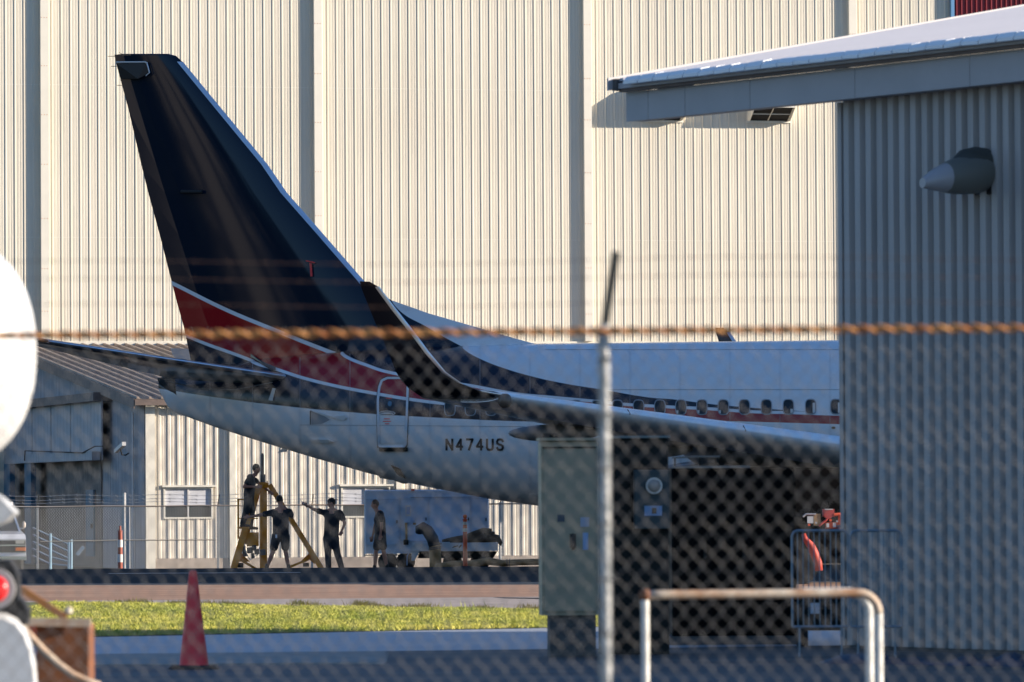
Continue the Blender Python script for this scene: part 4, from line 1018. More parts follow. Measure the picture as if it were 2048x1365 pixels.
person(140.2, dict(head=(750, 1009.5, 0), neck=(752.5, 1020.5, 0), shL=(757, 1027.5, .14), shR=(761, 1029, -.14), elL=(750, 1052, .2), haL=(745, 1073, .2), elR=(763.5, 1051, -.2), haR=(761, 1070, -.26),
     hip=(761, 1069, 0), hpL=(758, 1073, .08), hpR=(763, 1073, -.08), knL=(752, 1103, .08), anL=(749.5, 1137, .08), knR=(767, 1102, -.06), anR=(774, 1135, -.05)),
     'mechanic in shorts walking left in front of the shade-tinted white cart', 'shorts', hairb, (-1, -.05, -.1))

# ------------------------------------------------------------------ tripod aircraft jack
jy = 139.4; jb = P(527, 1130, jy); jb.z = -.14
jk = empty('tripod_jack', jb); tag(jk, 'orange tripod aircraft tail jack with grey ram standing on the tarmac', 'jack')
def J_(px, py, dy=0): return P(px, py, jy + dy) - jb
b = MB(); b.bar(J_(527, 1142), J_(527, 974), .17, .17); b.build('centre_column', orange, jk)
b = MB(); b.tube([J_(527, 977), J_(527, 974), J_(527, 967), J_(527, 965)], [.10, .125, .125, .10], 16); b.build('head_collar', orange, jk, smooth='auto')
b = MB(); b.tube([J_(525.5, 966), J_(525.5, 949)], .065, 14); b.tube([J_(534, 968), J_(534, 962)], .015, 6); b.build('ram_sleeve', mat('grimy_grey_steel', (.13, .12, .11), .5, noise=.2), jk, smooth='auto')
b = MB(); b.tube([J_(524.5, 950), J_(524.5, 911), J_(524.5, 907)], [.042, .042, .026], 14); b.build('ram', MATS['grimy_grey_steel'], jk, smooth='auto')
def jleg(p, q, w_=.16):
    b = MB(); b.bar(p, q, w_, .12); b.bar(p + Vector((0, -.062, 0)), q + Vector((0, -.062, 0)), w_ * .55, .012); return b.build('leg', orange, jk)
jleg(J_(515, 976, -.08), J_(466, 1142, -.55)); jleg(J_(539, 970, .0), J_(646, 1142, -.1), .125); jleg(J_(517, 980, .1), J_(489, 1085, 1.2), .12)
b = MB(); b.prism([J_(*q) for q in ((603, 1121), (622, 1104), (630, 1108), (637, 1126), (628, 1128), (619, 1120), (606, 1127))], (0, .05, 0)); b.build('foot_gusset', orange, jk)
b = MB(); b.prism([J_(*q, -.3) for q in ((478, 1098), (486, 1110), (500, 1124), (478, 1124), (474, 1136), (468, 1136))], (0, .05, 0)); b.build('foot_gusset', orange, jk)
b = MB(); b.bar(J_(576, 1136), J_(617, 1119), .06, .05); b.build('brace', orange, jk)
b = MB(); b.bar(J_(483, 1121, -.3), J_(513, 1139), .06, .05); b.build('brace', orange, jk)
MB().box(J_(493, 1093, -.35), J_(517.5, 1065, .1)).build('fluid_tank', orange, jk)
b = MB()
for (px, py, r_) in ((487, 1098, .05), (499, 1101, .07), (508, 1096, .05), (513, 1104, .06), (525, 1105, .07), (489, 1108, .05), (505, 1112, .04)): b.tube([J_(px, py - 5, -.4), J_(px + 1, py + 5, -.38)], r_, 10)
b.build('hydraulic_pump', MATS['grimy_grey_steel'], jk, smooth='auto')
b = MB(); b.tube([J_(488, 1085, -.4), J_(491, 1104, -.45), (J_(500, 1120, -.4)), J_(515, 1110, -.4), J_(519, 1095, -.3)], .012, 6); b.build('hose', reflw, jk)
MB().box(J_(606, 1134, .0), J_(618, 1126, .15)).build('caster', dark, jk); MB().box(J_(474, 1136, -.5), J_(487, 1126, -.35)).build('caster', dark, jk)
b = MB(); b.bar(J_(476.5, 1078, -.3), J_(476.5, 998, -.3), .05, .04); b.bar(J_(474, 999.5, -.3), J_(503, 999.5, -.3), .035, .04); b.build('ladder_rail', orange, jk)
b = MB(); b.bar(J_(477, 1037.5, -.3), J_(516, 1037.5, -.3), .025, .04); b.build('rung', orange, jk)
b = MB(); b.bar(J_(478, 1056, -.3), J_(505, 1056, -.1), .05, .12); b.build('foot_step', orange, jk)

# ------------------------------------------------------------------ ground-power / air cart with ducts
cy = 143.0; cb = P(850, 1130, cy); cb.z = gz(cy)
ct = empty('air_cart', cb); tag(ct, 'boxy white ground air-conditioning cart, tinted blue for shade, parked beneath the airliner tail', 'ground cart')
def C_(px, py, dy=0): return P(px, py, cy + dy) - cb
b = MB(); a1, a2 = C_(729, 1108), C_(977, 979); b.cbox((a1.x, 0, a1.z), (a2.x, 2.2, a2.z), .03); b.build('body', cartshadeblue, ct)
b = MB(); b.box(C_(738, 979.5, .05), C_(972, 977.5, 2.1)); b.build('roof', darkpaint, ct)
dl_ = mat('panel_shade_blue', (.48, .60, .76), .45, noise=.12, nscale=2)  # cart doors: white paint again, tinted to look shaded
for (x0_, y0_, x1_, y1_) in ((732, 998, 797, 1090), (802, 994, 855, 1083), (859, 994, 940, 1083), (943, 996, 975, 1083)):
    q = MB().box(C_(x0_, y1_, -.03), C_(x1_, y0_, -.002)).build('door', dl_, ct)
    MB().box(C_(x1_ - 4, (y0_ + y1_) / 2 + 3, -.06), C_(x1_ - 2, (y0_ + y1_) / 2 - 3, -.031)).build('door_handle', darkpaint, q)
b = MB(); b.box(C_(729, 999, -.034), C_(980, 997.8, -.031)); b.box(C_(821, 995.5, -.036), C_(976, 994, -.031)); b.build('drip_rail', darkpaint, ct)
b = MB(); b.box(C_(811, 1033, -.07), C_(822, 1011, -.031)); b.build('control_panel', reflw, ct)
MB().box(C_(813, 1029, -.075), C_(820, 1014, -.071)).build('gauge_glass', bluetag, ct)
MB().box(C_(808, 1046, -.12), C_(822, 1033.5, -.031)).build('switch_box', dl_, ct)
b = MB(); b.tube([C_(812.5, 1046, -.08), C_(813, 1080, -.08)], .03, 8); b.build('tan_hose', ducttan, ct); MB().box(C_(807, 1090, -.1), C_(817, 1080, -.031)).build('latch_box', darkpaint, ct)
MB().box(C_(822, 982, -.01), C_(829, 978, -.04)).build('marker_light', redlens, ct)
MB().box(C_(826, 1050, -.05), C_(832, 1046, -.031)).build('vent', ducttan, ct)
b = MB(); b.box(C_(823, 1103, -1.0), C_(995.5, 1085, -.035)); b.build('deck', cartshadeblue, ct)
b = MB(); b.prism([C_(*q, -.98) for q in ((823, 1103.2), (839, 1103.2), (828, 1122), (823, 1122))], (0, .9, 0)); b.build('deck_bracket', cartshadeblue, ct)
b = MB(); b.prism([C_(*q, -.9) for q in ((840, 1103.5), (995, 1103.5), (986, 1117), (835, 1117))], (0, .8, 0)); b.build('underframe', darkpaint, ct)
b = MB(); b.box(C_(729, 1112, .2), C_(977, 1108.3, 2.0)); b.build('chassis', darkpaint, ct)
for px in (775, 811, 905, 960):
    b = MB(); c_ = C_(px, 1124, .1); rw = .24; b.loft([[(c_.x + r_ * math.cos(a), c_.y + yy, c_.z + r_ * math.sin(a)) for a in np.linspace(0, 2 * math.pi, 24, endpoint=False)] for yy, r_ in ((-.1, .14), (-.1, .21), (-.07, rw), (.07, rw), (.1, .21), (.1, .14))])
    wh = b.build('wheel', tyre, ct, smooth='auto'); b = MB(); b.tube([(c_.x, c_.y - .09, c_.z), (c_.x, c_.y + .05, c_.z)], .11, 12); b.build('rim', galv, wh)
b = MB(); b.tube([C_(814, 1131, -.3), C_(814.5, 1112, -.2), C_(817, 1108, -.1)], .012, 6); b.build('tie_down_strap', bluetag, ct)
b = MB(); b.bar(C_(908, 1094, -1.01), C_(916, 1092, -1.01), .03, .01); b.bar(C_(918, 1096, -1.01), C_(923, 1090, -1.01), .03, .01); b.bar(C_(905, 1096, -1.01), C_(911, 1092, -1.01), .02, .01); b.build('deck_marking', inkm, ct)
dd = empty('air_duct', cb); tag(dd, 'big black and tan air duct elbow curving from the cart down onto the tarmac', 'duct')
b = MB(); b.tube([C_(838, 1066, -1.15), C_(839, 1058, -1.2), C_(845, 1055, -1.25), C_(855, 1062, -1.3), C_(865, 1078, -1.32), C_(869, 1092, -1.32)], [.09, .12, .14, .15, .15, .145], 14); b.build('black_elbow', ductblack, dd, smooth=True)
b = MB(); b.tube([C_(869, 1086, -1.32), C_(870, 1100, -1.32), C_(871, 1118, -1.3), C_(871, 1142, -1.3)], [.135, .145, .15, .15], 14); b.build('tan_sleeve', ducttan, dd, smooth=True)
b = MB()
for py in (1089, 1095, 1098): b.tube([(C_(870, py, -1.32) + Vector((.155 * math.cos(a), .155 * math.sin(a), .02 * math.cos(a)))) for a in np.linspace(0, 2 * math.pi, 18)], .012, 5)
b.build('duct_band', ductblack, dd)
hs = empty('ground_hose', cb); tag(hs, 'long tan canvas hose lying flat along the tarmac edge', 'hose')
b = MB(); b.tube([C_(px, py, -1.3 + .2 * math.sin(px * .02)) for px, py in ((872, 1137), (905, 1130), (940, 1128), (978, 1123), (1005, 1127), (1040, 1125), (1090, 1124), (1150, 1126), (1240, 1126), (1350, 1127))], [.11, .10, .085, .095, .085, .08, .08, .09, .08, .08], 12); b.build('hose_body', ducttan, hs, smooth=True)
b = MB()
for px in (1014, 1019): b.tube([C_(px, 1126, -1.3) + Vector((0, .09 * math.cos(a), .09 * math.sin(a))) for a in np.linspace(0, 2 * math.pi, 12)], .012, 5)
b.build('hose_band', ductblack, hs)
pd = empty('folded_duct', cb); tag(pd, 'crumpled dark canvas duct heaped on the cart deck', 'duct')
for k, (pts, rr2) in enumerate((
    (((884, 1082), (905, 1079), (930, 1077), (950, 1069), (968, 1061), (984, 1060)), (.03, .06, .09, .09, .07, .03)),
    (((900, 1084), (935, 1081), (960, 1072), (978, 1067), (990, 1066)), (.03, .06, .08, .07, .025)),
    (((935, 1083), (955, 1077), (975, 1073), (995, 1076), (1001, 1086), (1001, 1092)), (.04, .08, .10, .08, .06, .02)),
    (((920, 1083), (950, 1082), (980, 1080), (998, 1080)), (.04, .07, .09, .05)))):
    b = MB(); b.tube([C_(*q, -.75 + .14 * k) for q in pts], list(rr2), 9); b.build('canvas_fold', ductbrown if k % 2 else ducttan if k == 3 else ductbrown, pd, smooth=True)

# ------------------------------------------------------------------ delineators and cones
def delineator(px, Y, ytop, ybot, label, body, bands, ball=True, w_=.055):
    base = P(px, ybot, Y); base.z = gz(Y)
    o = empty('delineator_post', base); tag(o, label, 'delineator')
    def z(py): return (P(px, py, Y) - base).z
    zt = z(ytop)
    zb_ = z(ytop + 12); b = MB(); b.tube([(0, 0, 0), (0, 0, zb_ - .03), (0, 0, zb_)], [w_ * 1.05, w_ * .95, w_ * .85], 14); b.build('tube', body, o, smooth='auto')
    b = MB(); b.tube([(0, 0, 0), (0, 0, .05), (0, 0, .06)], [.2, .2, .1], 16); b.build('rubber_base', dark, o, smooth='auto')
    b = MB(); b.tube([(0, 0, zb_), (0, 0, zb_ + .03)], w_ * 1.15, 14); b.tube([(0, 0, zb_ + .03), (0, 0, zb_ + .06)], w_ * .5, 10)
    b.build('collar', body, o, smooth='auto')
    if ball: b = MB(); b.ell((0, 0, zt - .055), (.055, .04, .055), 14, 10); h_ = b.build('handle_ring', body, o, smooth=True); b = MB(); b.ell((0, -.02, zt - .052), (.032, .03, .032), 12, 8); b.build('amber_reflector', amber, h_, smooth=True)
    else: b = MB(); b.tube([(0, 0, zb_ + .05), (0, 0, zt - .01), (0, 0, zt)], [.03, .028, .015], 10); b.build('handle', body, o, smooth='auto')
    for (ya, yb) in bands:
        b = MB(); b.tube([(0, 0, z(yb)), (0, 0, z(ya))], w_ * 1.08, 14); b.build('reflective_band', reflw, o, smooth='auto')
    return o
delineator(930.6, 140.5, 1029, 1142, 'orange-red delineator post with white bands standing in front of the tan hose', orangered, ((1044, 1050), (1057, 1064)))
delineator(240.5, 149, 1052, 1142, 'brown-red and grey banded delineator beside the thick far fence post', brownred, ((1080, 1095), (1109, 1125)), ball=False, w_=.062)
cbp = G(388, 1340); cn = empty('traffic_cone', cbp); tag(cn, 'tall plain faded red traffic cone on a black base on the near pavement', 'traffic cone')
zt = (P(386, 1141, cbp.y) - cbp).z
b = MB(); b.tube([(0, 0, .035), (0, 0, .05), (0, 0, zt * .5), (0, 0, zt * .93), (0, 0, zt * .985), (0, 0, zt)], [.148, .140, .088, .044, .037, .022], 28); c_ = b.build('cone_body', conered, cn, smooth='auto'); c_.rotation_euler = (0, R(-.4), 0)
b = MB(); b.cbox((-.235, -.235, 0), (.235, .235, .046), .03); b.build('rubber_base', dark, cn)

# ------------------------------------------------------------------ white van behind the fence (only its right front shows)
vy = 156; vb = P(0, 1130, vy); vb.z = gz(vy); vn = empty('van', vb); tag(vn, 'white van facing the camera behind the fence at the left edge', 'van')
def V_(px, py, dy=0): return P(px, py, vy + dy) - vb
b = MB()
prof_ = [(-98, 1078, 0), (52, 1078, 0), (51, 1072, .1), (46, 1066, .5), (38, 1063, 1.0)]
b.loft([[V_(-100, 1118, 0), V_(52, 1118, 0), V_(52, 1078, 0), V_(-100, 1078, 0)], [V_(-100, 1118, .1), V_(53, 1118, .1), V_(50, 1069, .12), V_(-98, 1069, .12)], [V_(-96, 1118, 1.3), V_(54, 1118, 1.3), V_(42, 1062, 1.3), V_(-88, 1062, 1.3)], [V_(-96, 1118, 5), V_(54, 1118, 5), V_(42, 1062, 5), V_(-88, 1062, 5)]])
b.build('body', vanwhite, vn, smooth='auto')
b = MB(); b.loft([[V_(-84, 1064, 1.2), V_(40, 1064, 1.2), V_(22, 1016, 2.4), V_(-66, 1016, 2.4)], [V_(-84, 1064, 5), V_(42, 1064, 5), V_(24, 1012, 5), V_(-68, 1012, 5)]]); b.build('windscreen', glassm, vn)
b = MB(); b.bar(V_(40.5, 1066, 1.18), V_(22, 1014, 2.38), .05, .05); b.build('windscreen_pillar', vanwhite, vn)
MB().box(V_(-96, 1012, 2.3), V_(26, 1004, 5)).build('roof', vanwhite, vn)
MB().box(V_(-70, 1106, -.03), V_(51, 1081, -.002)).build('grille', darkpaint, vn)
MB().box(V_(31, 1088, -.06), V_(49, 1080, -.031)).build('headlight', mat('clear_lens', (.6, .58, .5), .15), vn)
b = MB(); b.box(V_(-70, 1093, -.08), V_(51.5, 1089.5, -.031)); b.build('chrome_strip', chrome, vn)
b = MB(); b.cbox(V_(31, 1102, -.07), V_(51.5, 1095.5, -.031), .01); b.build('turn_signal', amber, vn)
b = MB(); b.loft([[V_(-72, 1121, -.02), V_(54, 1121, -.02), V_(54, 1112, -.02), V_(-72, 1112, -.02)], [V_(-72, 1120, -.16), V_(53, 1120, -.16), V_(53, 1113, -.16), V_(-72, 1113, -.16)]]); b.build('bumper', chrome, vn)
b = MB(); b.ell(V_(48, 1050, 1.2), (.055, .05, .10)); mr = b.build('mirror', mat('tan_mirror_shell', (.5, .42, .36), .4), vn, smooth=True)
b = MB(); b.bar(V_(38, 1057, 1.3), V_(46, 1057, 1.2), .03, .03); b.build('mirror_arm', vanwhite, mr)
for px in (36, -52):
    b = MB(); c_ = V_(px, 1126, .6); b.tube([c_ + Vector((-.12, 0, 0)), c_ + Vector((.12, 0, 0))], .34, 20); b.build('wheel', tyre, vn, smooth='auto')
# stair rails and bollards by the porch
ry = 153.5; rb_ = P(110, 1130, ry); rb_.z = gz(ry); sr = empty('stair_railing', rb_); tag(sr, 'pale blue stair railing with slanting rails behind the far fence', 'railing')
def S_(px, py, dy=0): return P(px, py, ry + dy) - rb_
b = MB()
bluepale = mat('pale_blue_rail_paint', (.22, .30, .40), .5)
for k in range(5):
    b = MB(); b.tube([S_(66, 1056 + k * 14, 2.0), S_(100, 1072 + k * 14, .6), S_(139, 1090 + k * 14 if k < 3 else 1124 + (k - 3) * 8, 0)], .022, 6); b.build('rail', bluepale, sr)
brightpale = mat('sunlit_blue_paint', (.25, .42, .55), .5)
for px, y0_ in ((101, 1067), (138, 1082), (142.5, 1079)):
    b = MB(); b.tube([S_(px, 1142, 0), S_(px, y0_, 0)], .035, 8); b.build('post', brightpale, sr, smooth='auto')
b = MB(); b.bar(S_(154, 1110, .5), S_(167, 1094, .5), .10, .08); b.build('slanting_plate', bluepale, sr)

# ------------------------------------------------------------------ cabinets and dark machine by the workshop
def cabinet():
    Yc = 57.5; base = P(1140, 1130, Yc); base.z = 0; F = Frame(base, 4); o = empty('electrical_cabinet', base, 4)
    tag(o, 'tall olive grey electrical cabinet with handle and paper labels, standing on a concrete plinth', 'cabinet')
    def c(px, py, y=0): return F.hit(px, py, 1, y)
    x0, x1 = c(1083, 1000).x, c(1196, 1000).x; zt_, zb_ = c(1140, 882).z, c(1140, 1231).z
    b = MB(); b.cbox((x0, 0, zb_), (x1, .45, zt_), .012); b.build('housing', olive, o)
    dr = MB().cbox((x0 + .02, -.025, zb_ + .04), (x1 - .02, -.002, zt_ - .085), .008).build('door', olive, o)
    MB().box((x0 - .015, -.04, zt_ + .002), (x1 + .015, .47, zt_ + .03)).build('top_cap', olive, o)
    MB().box((x0 + .01, -.010, zt_ - .075), (x1 - .01, -.001, zt_ - .06)).build('drip_strip', darkpaint, o)
    b = MB(); b.tube([(x0 + .07, .1, zt_ + .03), (x0 + .07, .1, zt_ + .08)], .05, 12); b.ell((x0 + .14, .12, zt_ + .05), (.05, .05, .03)); b.build('vent_cap', darkpaint, o, smooth='auto')
    b = MB(); h0, h1 = c(1146, 1070, -.05), c(1147, 1098, -.05); b.tube([(h0.x, -.03, h0.z), (h0.x - .004, -.065, h0.z - .02), (h1.x, -.07, h1.z + .02), (h1.x, -.03, h1.z)], .016, 8); b.build('handle', dark, dr, smooth='auto')
    MB().box(c(1140, 1096, -.032), c(1152, 1068, -.026)).build('handle_plate', mat('brown_plate', (.09, .065, .04), .6), dr)
    MB().box(c(1161, 1054, -.03), c(1178, 1035, -.026)).build('paper_label', mat('lavender_label', (.36, .38, .46), .6), dr)
    MB().box(c(1166, 1100, -.03), c(1176, 1066, -.026)).build('paper_label', bluetag, dr)
    MB().box(c(1115, 1044, -.03), c(1129, 1030, -.026)).build('paper_label', mat('dark_label', (.06, .07, .09), .5), dr)
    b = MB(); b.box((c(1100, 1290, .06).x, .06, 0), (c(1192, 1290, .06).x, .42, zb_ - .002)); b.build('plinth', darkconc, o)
cabinet()
def switchgear():
    Yc = 58.3; base = P(1268, 1130, Yc); base.z = 0; F = Frame(base, 0); o = empty('meter_cabinet', base, 0)
    tag(o, 'dark grey-green switchgear cabinet with round electric meter, right of the olive cabinet', 'cabinet')
    def c(px, py, y=0): return F.hit(px, py, 1, y)
    x0, x1 = c(1197, 1000).x, c(1337, 1000).x; zt_ = c(1260, 877).z
    b = MB(); b.cbox((x0, 0, .0), (x1, .7, zt_), .012); b.build('housing', darkpaint, o)
    MB().box((x0 - .005, -.04, zt_ + .002), (x1 + .02, .73, zt_ + .025)).build('top_cap', mat('pale_green_edge', (.16, .20, .20), .5), o)
    bx = MB().cbox(c(1268, 1058, -.16), c(1338, 940, -.005), .01).build('meter_box', mat('dark_teal_paint', (.025, .05, .06), .5), o)
    b = MB(); q = c(1308, 972, -.17); b.tube([(q.x, -.16, q.z), (q.x, -.22, q.z)], .085, 20); b.build('meter_ring', galv, bx, smooth='auto')
    b = MB(); b.ell((q.x, -.22, q.z), (.066, .045, .066), 16, 10); b.build('meter_glass', mat('cloudy_meter_glass', (.32, .32, .30), .15), bx, smooth=True)
    MB().box(c(1289, 1032, -.168), c(1324, 1012, -.162)).build('blue_label', bluetag, bx); MB().box(c(1304, 1028, -.172), c(1313, 1016, -.1685)).build('label_print', MATS['brown_plate'], bx)
    b = MB(); b.box((c(1200, 1290).x, -.012, .12), (c(1262, 1290).x, -.002, zt_ - .06)); b.build('door', darkpaint, o)
switchgear()
def machine():
    Yc = 62; base = P(1470, 1130, Yc); base.z = 0; F = Frame(base, 0); o = empty('generator_enclosure', base, 0)
    tag(o, 'large near-black generator enclosure in shade between the meter cabinet and barrier', 'generator')
    def c(px, py, y=0): return F.hit(px, py, 1, y)
    x0, x1 = c(1343, 1000).x, c(1592, 1000).x; zt_ = c(1470, 934).z
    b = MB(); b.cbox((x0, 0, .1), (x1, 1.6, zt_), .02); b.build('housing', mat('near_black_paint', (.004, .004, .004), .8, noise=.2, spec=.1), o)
    MB().box((x0, -.03, zt_ - .012), (c(1500, 932).x, -.004, zt_ + .012)).build('top_edge_trim', mat('worn_grey_edge', (.20, .20, .19), .6), o)
    b = MB(); b.tube([c(1344, 916, .3), c(1390, 914, .3), c(1440, 914, .3)], .012, 6); b.build('hand_rail', MATS['worn_grey_edge'], o)
    for px in (1350, 1400, 1436): b = MB(); q = c(px, 915, .3); b.tube([(q.x, .3, zt_), (q.x, .3, q.z)], .01, 5); b.build('rail_post', darkpaint, o)
    for k in range(3):
        u0, u1 = x0 + .06 + k * (x1 - x0 - .08) / 3, x0 + .02 + (k + 1) * (x1 - x0 - .08) / 3
        d_ = MB().box((u0, -.02, .25), (u1, -.002, zt_ - .1)).build('door', MATS['near_black_paint'], o)
        MB().box((u1 - .10, -.05, .95), (u1 - .07, -.021, 1.1)).build('door_handle', darkpaint, d_)
        for i in range(5): MB().box((u0 + .06, -.032, 1.35 + i * .06), (u1 - .06, -.0205, 1.37 + i * .06)).build('louvre', MATS['near_black_paint'], d_)
    MB().box((x0 - .03, -.05, 0), (x1 + .0, 1.6, .098)).build('skid_base', darkconc, o)
machine()
def crate():
    Yc = 61; base = P(1645, 1130, Yc); base.z = 0; F = Frame(base, 0); o = empty('equipment_crate', base); tag(o, 'low dark steel crate on skids behind the crowd barrier', 'crate')
    def c(px, py, y=0): return F.hit(px, py, 1, y)
    MB().cbox(c(1598, 1262, 0), c(1705, 1192, .5), .015).build('body', darkpaint, o)
    for px in (1602, 1612, 1698): MB().box(c(px - 4, 1262.5, .0), (c(px + 4, 1262, .0).x, .5, 0)).build('foot', dark, o)
    MB().box(c(1621, 1228, -.03), c(1640, 1206, -.002)).build('pale_blue_panel', cartshadeblue, o)
crate()
# added near-black tug body standing in for shade, and the orange machine beyond the barrier
def tug():
    Yc = 103; base = P(1640, 1130, Yc); base.z = 0; F = Frame(base, 0)
    o = empty('shade_tug', base); tag(o, 'added near-black tug standing in for shade beyond the crowd barrier under the wing', 'tug')
    def c(px, py, y=0): return F.hit(px, py, 1, y)
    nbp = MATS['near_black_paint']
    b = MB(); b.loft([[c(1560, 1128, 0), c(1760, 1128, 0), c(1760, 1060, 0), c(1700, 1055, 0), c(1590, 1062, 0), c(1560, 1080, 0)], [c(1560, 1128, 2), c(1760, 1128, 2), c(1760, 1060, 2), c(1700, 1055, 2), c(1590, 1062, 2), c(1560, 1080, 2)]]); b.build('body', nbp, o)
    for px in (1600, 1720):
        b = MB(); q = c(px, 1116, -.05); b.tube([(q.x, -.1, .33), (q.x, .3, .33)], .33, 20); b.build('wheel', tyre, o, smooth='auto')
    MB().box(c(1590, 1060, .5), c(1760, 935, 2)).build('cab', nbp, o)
    o2 = empty('red_pump_unit', base); tag(o2, 'small sunlit red and orange pump unit on top of the dark tug', 'pump')
    c2 = lambda px, py, y=-.6: F.hit(px, py, 1, y)
    MB().box(c2(1646, 1034), c2(1667, 1018.5, -.3)).build('motor_housing', mat('dusty_red_paint', (.42, .07, .06), .5), o2)
    b = MB(); q = c2(1657, 1030, -.62); b.tube([q, q + Vector((0, .3, 0))], .075, 16); b.build('fan_cover', MATS['dusty_red_paint'], o2, smooth='auto')
    MB().box(c2(1615, 1047), c2(1626, 1033, -.5)).build('white_canister', whitep, o2)
    MB().box(c2(1628, 1052), c2(1640, 1028, -.4)).build('brown_tank', ducttan, o2)
    MB().box(c2(1652, 1058), c2(1677, 1045, -.3)).build('orange_body', orangered, o2)
    MB().box(c2(1653, 1055, -.63), c2(1658, 1047, -.602)).build('white_stripe', whitep, o2); MB().box(c2(1666, 1055, -.63), c2(1672, 1046, -.602)).build('white_stripe', whitep, o2)
    b = MB(); b.tube([c2(1668, 1030), c2(1679, 1029), c2(1681, 1034), c2(1681, 1050)], [.03, .03, .04, .05], 8); b.build('exhaust_pipe', orangered, o2, smooth='auto')
    b = MB(); b.tube([c2(1606, 1034), c2(1612, 1029), c2(1632, 1029)], .02, 6); b.build('handle_bar', galv, o2)
    for (u, v, w2) in ((1618, 1050, .022), (1632, 1046, .02), (1661, 1041, .025), (1674, 1043, .018)):
        b = MB(); q = c2(u, v, -.66); b.tube([q, q + Vector((0, -.05, 0))], w2, 12); b.build('pipe_flange', galv if w2 < .022 else orangered, o2, smooth='auto')
    b = MB(); b.tube([c2(1638, 1053, -.6), c2(1644, 1047, -.6), c2(1652, 1041, -.6), c2(1656, 1036, -.6)], .022, 7); b.build('lever_arm', MATS['dusty_red_paint'], o2)
    b = MB(); b.tube([c2(1676, 1058), c2(1684, 1052), c2(1694, 1048)], .06, 8); b.build('purple_hose', mat('purple_grey_rubber', (.10, .06, .09), .6), o2)
    MB().box(c2(1650, 1018.4, -.61), c2(1664, 1020, -.3)).build('white_cover', whitep, o2)
    MB().box(c2(1600, 1064, -.7), c2(1690, 1058.5, -.1)).build('mount_plate', darkpaint, o2)
    o3 = empty('red_hose', base); tag(o3, 'loop of orange-red hose hanging behind the left bars of the barrier', 'hose')
    b = MB(); b.tube([c2(*q, -.9) for q in ((1607, 1068), (1610, 1078), (1622, 1092), (1630, 1110), (1636, 1126), (1638, 1142))], [.04, .05, .075, .08, .075, .07], 10); b.build('hose_body', mat('dark_red_hose', (.42, .05, .03), .6), o3, smooth=True)
tug()
# crowd barrier
byy = 57.0; bb = P(1690, 1130, byy); bb.z = 0; BF = Frame(bb, -3)
def barrier(xa, xb, label, tone):
    o = empty('crowd_barrier', bb, -3); tag(o, label, 'barrier', 'steel crowd barriers beside the workshop')
    def c(px, py, y=0): return BF.hit(px, py, 1, y)
    x0, x1 = c(xa, 1100).x, c(xb, 1100).x; zt_, zb_ = c(xa, 1062).z, c(xa, 1254).z; r_ = .05
    b = MB(); b.tube([(x0, 0, zb_), (x0, 0, zt_ - r_), (x0 + .02, 0, zt_ - .015), (x0 + r_, 0, zt_), (x1 - r_, 0, zt_), (x1 - .02, 0, zt_ - .015), (x1, 0, zt_ - r_), (x1, 0, zb_)], .014, 8); b.tube([(x0, 0, zb_), (x1, 0, zb_)], .014, 8); b.build('frame', tone, o, smooth='auto')
    n_ = int((x1 - x0) / .055); b = MB(); b.tube([(0, 0, zb_), (0, 0, zt_)], .006, 6); br = b.build('bar', tone, o); br.location.x = x0 + .055
    for i in range(2, n_ + 1): c_ = br.copy(); COL.objects.link(c_); c_.parent = o; c_.location.x = x0 + .055 * i
    for x in (x0 + .07, x1 - .07):
        b = MB(); b.tube([(x, 0, zb_), (x, 0, .03)], .013, 6); b.tube([(x - .0, -.28, .02), (x, -.1, .05), (x, .1, .05), (x, .28, .02)], .013, 6); b.build('foot', tone, o)
darksteel = mat('dull_blue_grey_steel', (.20, .25, .30), .4, metal=.3)
barrier(1584, 1696, 'left crowd barrier panel with upright bars in front of the dark gap', darksteel)
barrier(1701, 1803, 'right crowd barrier panel standing against the corrugated workshop wall', darksteel)
# tarp-covered heap and litter at the bottom right
tb = P(1850, 1130, 55.2); tb.z = 0; th_ = empty('tarp_cover', tb); tag(th_, 'dark blue tarpaulin bundle lying along the foot of the workshop wall', 'tarpaulin')
b = MB(); rings = []
for i, t in enumerate(np.linspace(0, 1, 26)):
    px = 1640 + t * 440; hgt = (.055 + .02 * math.sin(t * 9) + .015 * math.sin(t * 31)) * min(1, 6 * t + .2)
    c_ = P(px, 1130, 55.2 - 1.6 * t) - tb; wv = .35 + .06 * math.sin(i * 2.1)
    rings.append([(c_.x, c_.y + wv * math.cos(a), max(0, hgt * 1.4 * math.sin(a) * (1 + .15 * math.sin(3 * a + i)))) for a in np.linspace(0, math.pi, 9)] + [(c_.x, c_.y - wv, 0.0)])
b.loft(rings); b.build('tarp_sheet', tarp, th_, smooth=True)

# ------------------------------------------------------------------ pipe rail in the foreground
Yr = 30.0; rbp = P(1290, 1130, Yr); rbp.z = 0; RF = Frame(rbp, 8); pr_ = empty('pipe_guard_rail', rbp, 8); tag(pr_, 'rusty cream painted pipe guard rail with rounded corner close to the camera', 'guard rail')
def rh(px, py, y=0): return RF.hit(px, py, 1, y)
xa, xb, zt_ = rh(1290, 1195).x, rh(1757, 1195).x, rh(1290, 1190).z
cr_ = .11; pts = [(xa - .02, 0, zt_), (xa + .1, 0, zt_)] + [(xa + (xb - xa) * t, 0, zt_) for t in (.3, .6)] + [(xb - cr_ + cr_ * math.sin(a), 0, zt_ - cr_ + cr_ * math.cos(a)) for a in np.linspace(0, math.pi / 2, 7)]
b = MB(); b.tube(pts, .024, 12); b.build('top_pipe', railcream, pr_, smooth=True)
b = MB(); b.tube([(xb, 0, zt_ - cr_), (xb, 0, 0)], .023, 12); b.build('end_post', railwhite, pr_, smooth='auto')
